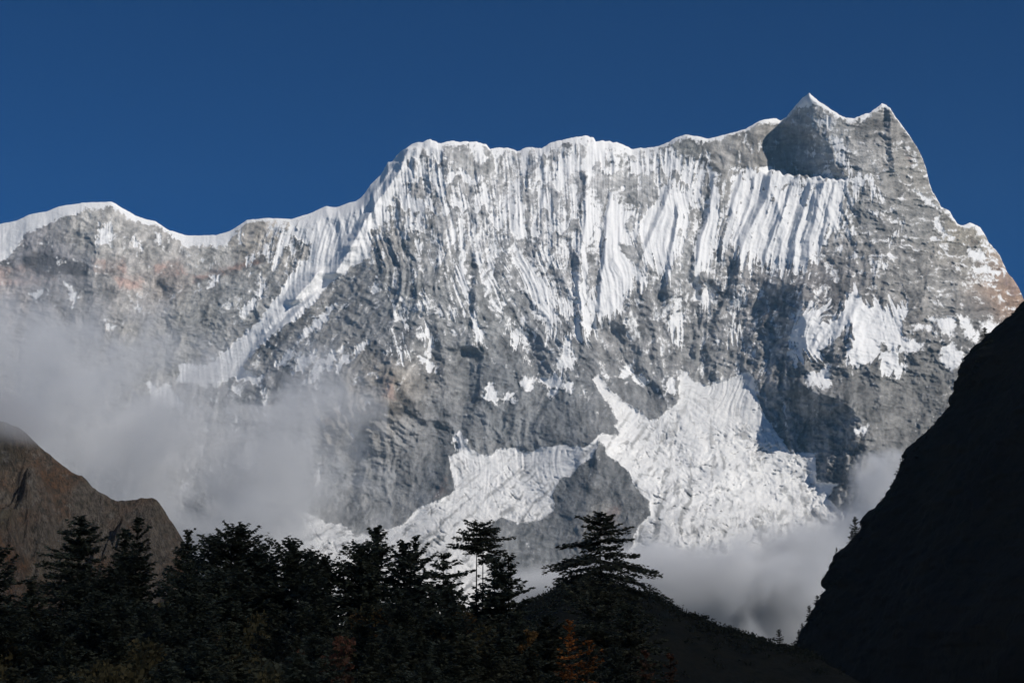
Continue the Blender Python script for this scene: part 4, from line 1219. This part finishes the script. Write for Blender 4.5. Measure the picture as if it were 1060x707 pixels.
for row, (drop, Y0, step) in enumerate(((10, 196, 25), (34, 172, 26), (62, 145, 29), (92, 120, 33), (118, 100, 36))):
    px = -30 + random.uniform(0, 20)
    while px < 735:
        base_y = np.interp(px, ft[:, 0], ft[:, 1])
        py = base_y + drop + random.uniform(-9, 12)
        Y = Y0 * random.uniform(.93, 1.07)
        if py < 712:
            k = random.choice((0, 1, 2, 3, 4, 5, 6, 7, 8) if row < 2 else (0, 2, 3, 5, 6, 7, 8, 6, 8))
            geo, H0, lm = protos[k]
            x, y, z = ray_xyz(px, py, Y)
            zb = float(ground_z(x, y)) - .2
            sc = (z - zb) / H0
            con = k < 6
            lab = "dark conifer crowded in the shade below the tree line" if con else "dark leafy tree crowded in the shade below the tree line"
            wsc = min(1.25, max(sc, .7 if con else .8))
            rot = random.uniform(0, 6.28)
            if k not in made:
                made[k] = tree("conifer" if con else "broadleaf_tree", geo, (x, y, zb), lab, "conifer" if con else "tree", GF if con else GB, lm, M_PALEBARK if k in (2, 7) else M_BARK, rot)
                made[k].scale = (wsc, wsc, sc)
            else:
                copy_tree(made[k], (x, y, zb), (wsc, wsc, sc), rot, lab, GF if con else GB)
            n_f += 1
        px += step * random.uniform(.75, 1.3)

# small trees on the edge of the black slope and on the knoll
tiny_geo = conifer(801, 9.0, [(0, .3, .3), (3, 1.3, 1.3), (8, 2.4, 2.4)], 8.0, gap=.8, nbr=6, leaf=.8, dead=0)
first = None
SMALL = [  # base x, base y, height px, width factor, on, label
    (883, 557, 16, 1.1, 'e', "small tree where the black slope bulges beside the glacier's foot"),
    (879.5, 562, 10, 1.3, 'e', "squat shrub just below the tree on the black slope's bulge"),
    (863.5, 577, 8, .8, 'e', "tiny fir on the black slope's edge, above its overhang"),
    (843.5, 625, 7, 1.7, 'e', "spreading shrub sticking out from the black slope below its overhang"),
    (835.5, 646, 14, .9, 'e', "upright tree on the lower edge of the black slope, above the last pair"),
    (828, 660, 11, .8, 'e', "narrow tree near the foot of the black slope's edge"),
    (824.5, 668, 12, .8, 'e', "lowest tree on the edge of the black slope"),
    (1017.5, 353, 11, 1.5, 'e', "ragged shrub high on the black slope against the snowy rock face"),
    (807, 669.5, 14, 1.1, 'k', "solitary little fir at the low right end of the knoll"),
    (818.5, 673, 5, .9, 'k', "tiniest fir in the notch between knoll and black slope"),
    (670, 616, 6, 2.2, 'k', "low spreading shrub on the knoll's crest right of the big pine"),
    (681, 622, 5, 2.0, 'k', "rounded shrub where the knoll's crest starts to fall"),
]
for px, py, hp, wf, on, lab in SMALL:
    Y = EY - 4 if on == 'e' else KY - 3
    x, y, z = ray_xyz(px, py, Y)
    m = hp * 1.3 * Y / F / 9.0
    loc = (x + (2.0 if on == 'e' else 0), y, z - 1.0)
    sc = (m * wf, m * wf, m * 1.08)
    if first is None:
        first = tree("conifer", tiny_geo, loc, lab, "small tree", None, M_FIR)
        first.scale = sc
    else:
        copy_tree(first, loc, sc, random.uniform(0, 6), lab)
        n_f += 1


def scrub(name, pts, leaf, seed, per=22, spread=1.3):
    rs = np.random.RandomState(seed)
    P = np.repeat(np.asarray(pts, dtype=np.float64), per, 0)
    v = rs.normal(0, 1, P.shape) * [spread, spread, spread * .55]
    D = rs.normal(0, 1, P.shape)
    Ls = leaf * rs.uniform(.6, 1.3, len(P))
    cv, cq = sprays(P + v, D, Ls, Ls * .7, rs, 1.5)
    return tag(mesh_obj(name, cv, cq, M_SCRUB), kind="stuff")


rs = np.random.RandomState(9)
kx = rs.uniform(0, 118, 900)
ky = KY - np.abs(rs.normal(0, 36, 900)) + 3
clump = rs.uniform(-1.2, 1.1, 900) * (rs.rand(900) ** 2)
tag(scrub("scrub", np.stack([kx, ky, knoll_z(kx, ky) - .3 + clump * 1.5], 1), 1.0, 21), "dense dark scrub covering the knoll", "scrub")
sz = rs.uniform(0, 330, 900)
sy = EY - np.abs(rs.normal(0, 14, 900))
tag(scrub("scrub", np.stack([slope_x(sy, sz) + rs.uniform(.9, 3.2, 900), sy, sz], 1), 1.3, 22, 14, 1.0), "sparse black scrub along the edge of the steep slope", "scrub")

# ------------------------------------------------------------------ clouds and haze
def cloud(name, lobes, label, dens, seed, amp=1.0, nscale=.0035, color=(.97, .975, .985), world_space=False):
    """lobes: photo x, y, distance, radius x px, radius y px, radius along the view m. One soft body of vapour."""
    L = [(np.array(q[:3], dtype=float), np.array(q[3:], dtype=float)) for q in lobes] if world_space else []
    for px, py, Y, rx, ry, rd in ([] if world_space else lobes):
        L.append((np.array(ray_xyz(px, py, Y)), np.array([rx * Y / F, rd, ry * Y / F])))
    lo = np.min([c - r * 1.35 for c, r in L], 0); hi = np.max([c + r * 1.35 for c, r in L], 0)
    lo[2] = max(lo[2], -10)
    v = [(x, y, z) for x in (lo[0], hi[0]) for y in (lo[1], hi[1]) for z in (lo[2], hi[2])]
    f = [(0, 1, 3, 2), (4, 6, 7, 5), (0, 4, 5, 1), (2, 3, 7, 6), (0, 2, 6, 4), (1, 5, 7, 3)]
    t = NT(name + "_vapour")
    co = t.coord()
    best = None
    for c, r in L:
        sub = t.n("VectorMath", operation='SUBTRACT'); t.l(co, sub.inputs[0]); sub.inputs[1].default_value = c
        div = t.n("VectorMath", operation='DIVIDE'); t.l(sub.outputs[0], div.inputs[0]); div.inputs[1].default_value = r
        ln = t.n("VectorMath", operation='LENGTH'); t.l(div.outputs[0], ln.inputs[0])
        w = t.math('SUBTRACT', 1.0, ln.outputs["Value"])
        best = w if best is None else t.math('SMOOTH_MAX', best, w, .25)
    off = t.n("VectorMath", operation='ADD'); t.l(co, off.inputs[0]); off.inputs[1].default_value = (seed * 977.0, seed * 331.0, 0)
    nz = t.noise(nscale, 6.0, .62, off.outputs[0], .7)
    q = t.math('ADD', best, t.math('MULTIPLY', t.math('SUBTRACT', nz, .5), amp * 1.9))
    q = t.maprange(q, 0.0, .5)
    q = t.math('MULTIPLY', t.math('MULTIPLY', q, q), dens)
    pv = t.n("VolumePrincipled")
    pv.inputs["Color"].default_value = (*color, 1)
    pv.inputs["Anisotropy"].default_value = 0.1
    t.l(q, pv.inputs["Density"])
    t.l(pv.outputs[0], t.out.inputs["Volume"])
    o = mesh_obj(name, v, f, t.m)
    return tag(o, label, "cloud", None, "stuff")


cloud("cloud", [(40, 440, 4300, 160, 92, 600), (180, 470, 4400, 165, 95, 600), (285, 485, 4500, 70, 80, 450), (-4, 352, 4500, 62, 52, 400), (110, 545, 4300, 180, 62, 600)],
      "grey drifting cloud bank hiding the foot of the left wall", .0056, 1, 3.4, .0036)
cloud("cloud", [(770, 612, 4550, 130, 58, 450), (690, 605, 4500, 75, 44, 380), (840, 590, 4600, 90, 55, 380), (575, 606, 4500, 70, 22, 300), (800, 660, 4550, 120, 50, 400)],
      "flat-topped grey cloud lying in the valley below the glacier", .016, 2, 1.5, .0045)
cloud("cloud", [(-6, 428, 1230, 60, 34, 110), (20, 440, 1260, 34, 24, 80)], "thin mist veiling the top of the brown hill", .016, 6, .7, .012)
cloud("cloud", [(916, 500, 4700, 36, 38, 250), (893, 552, 4700, 50, 40, 250)], "small wisp of cloud rising beside the black slope", .014, 3, 1.6, .006)

# unseen cloud veil added high on the right to dim the sun: the forest, knoll and brown hill lie in its shadow
cloud("cloud", [(2420, -1500, 2150, 1500, 1700, 400)], "added unseen cloud veil that dims the sun over the valley", .0022, 4, .2, .0012, world_space=True)

hz = NT("valley_haze")
pv = hz.n("VolumePrincipled")
pv.inputs["Color"].default_value = (.34, .68, 1.0, 1)
pv.inputs["Density"].default_value = 1.7e-5
hz.l(pv.outputs[0], hz.out.inputs["Volume"])
b = 9500.0
hv = [(x, y, z) for x in (-b, b) for y in (-b, b) for z in (-30, 3050)]
tag(mesh_obj("haze", hv, [(0, 1, 3, 2), (4, 6, 7, 5), (0, 4, 5, 1), (2, 3, 7, 6), (0, 2, 6, 4), (1, 5, 7, 3)], hz.m), kind="stuff")
print("trees copied", n_f)
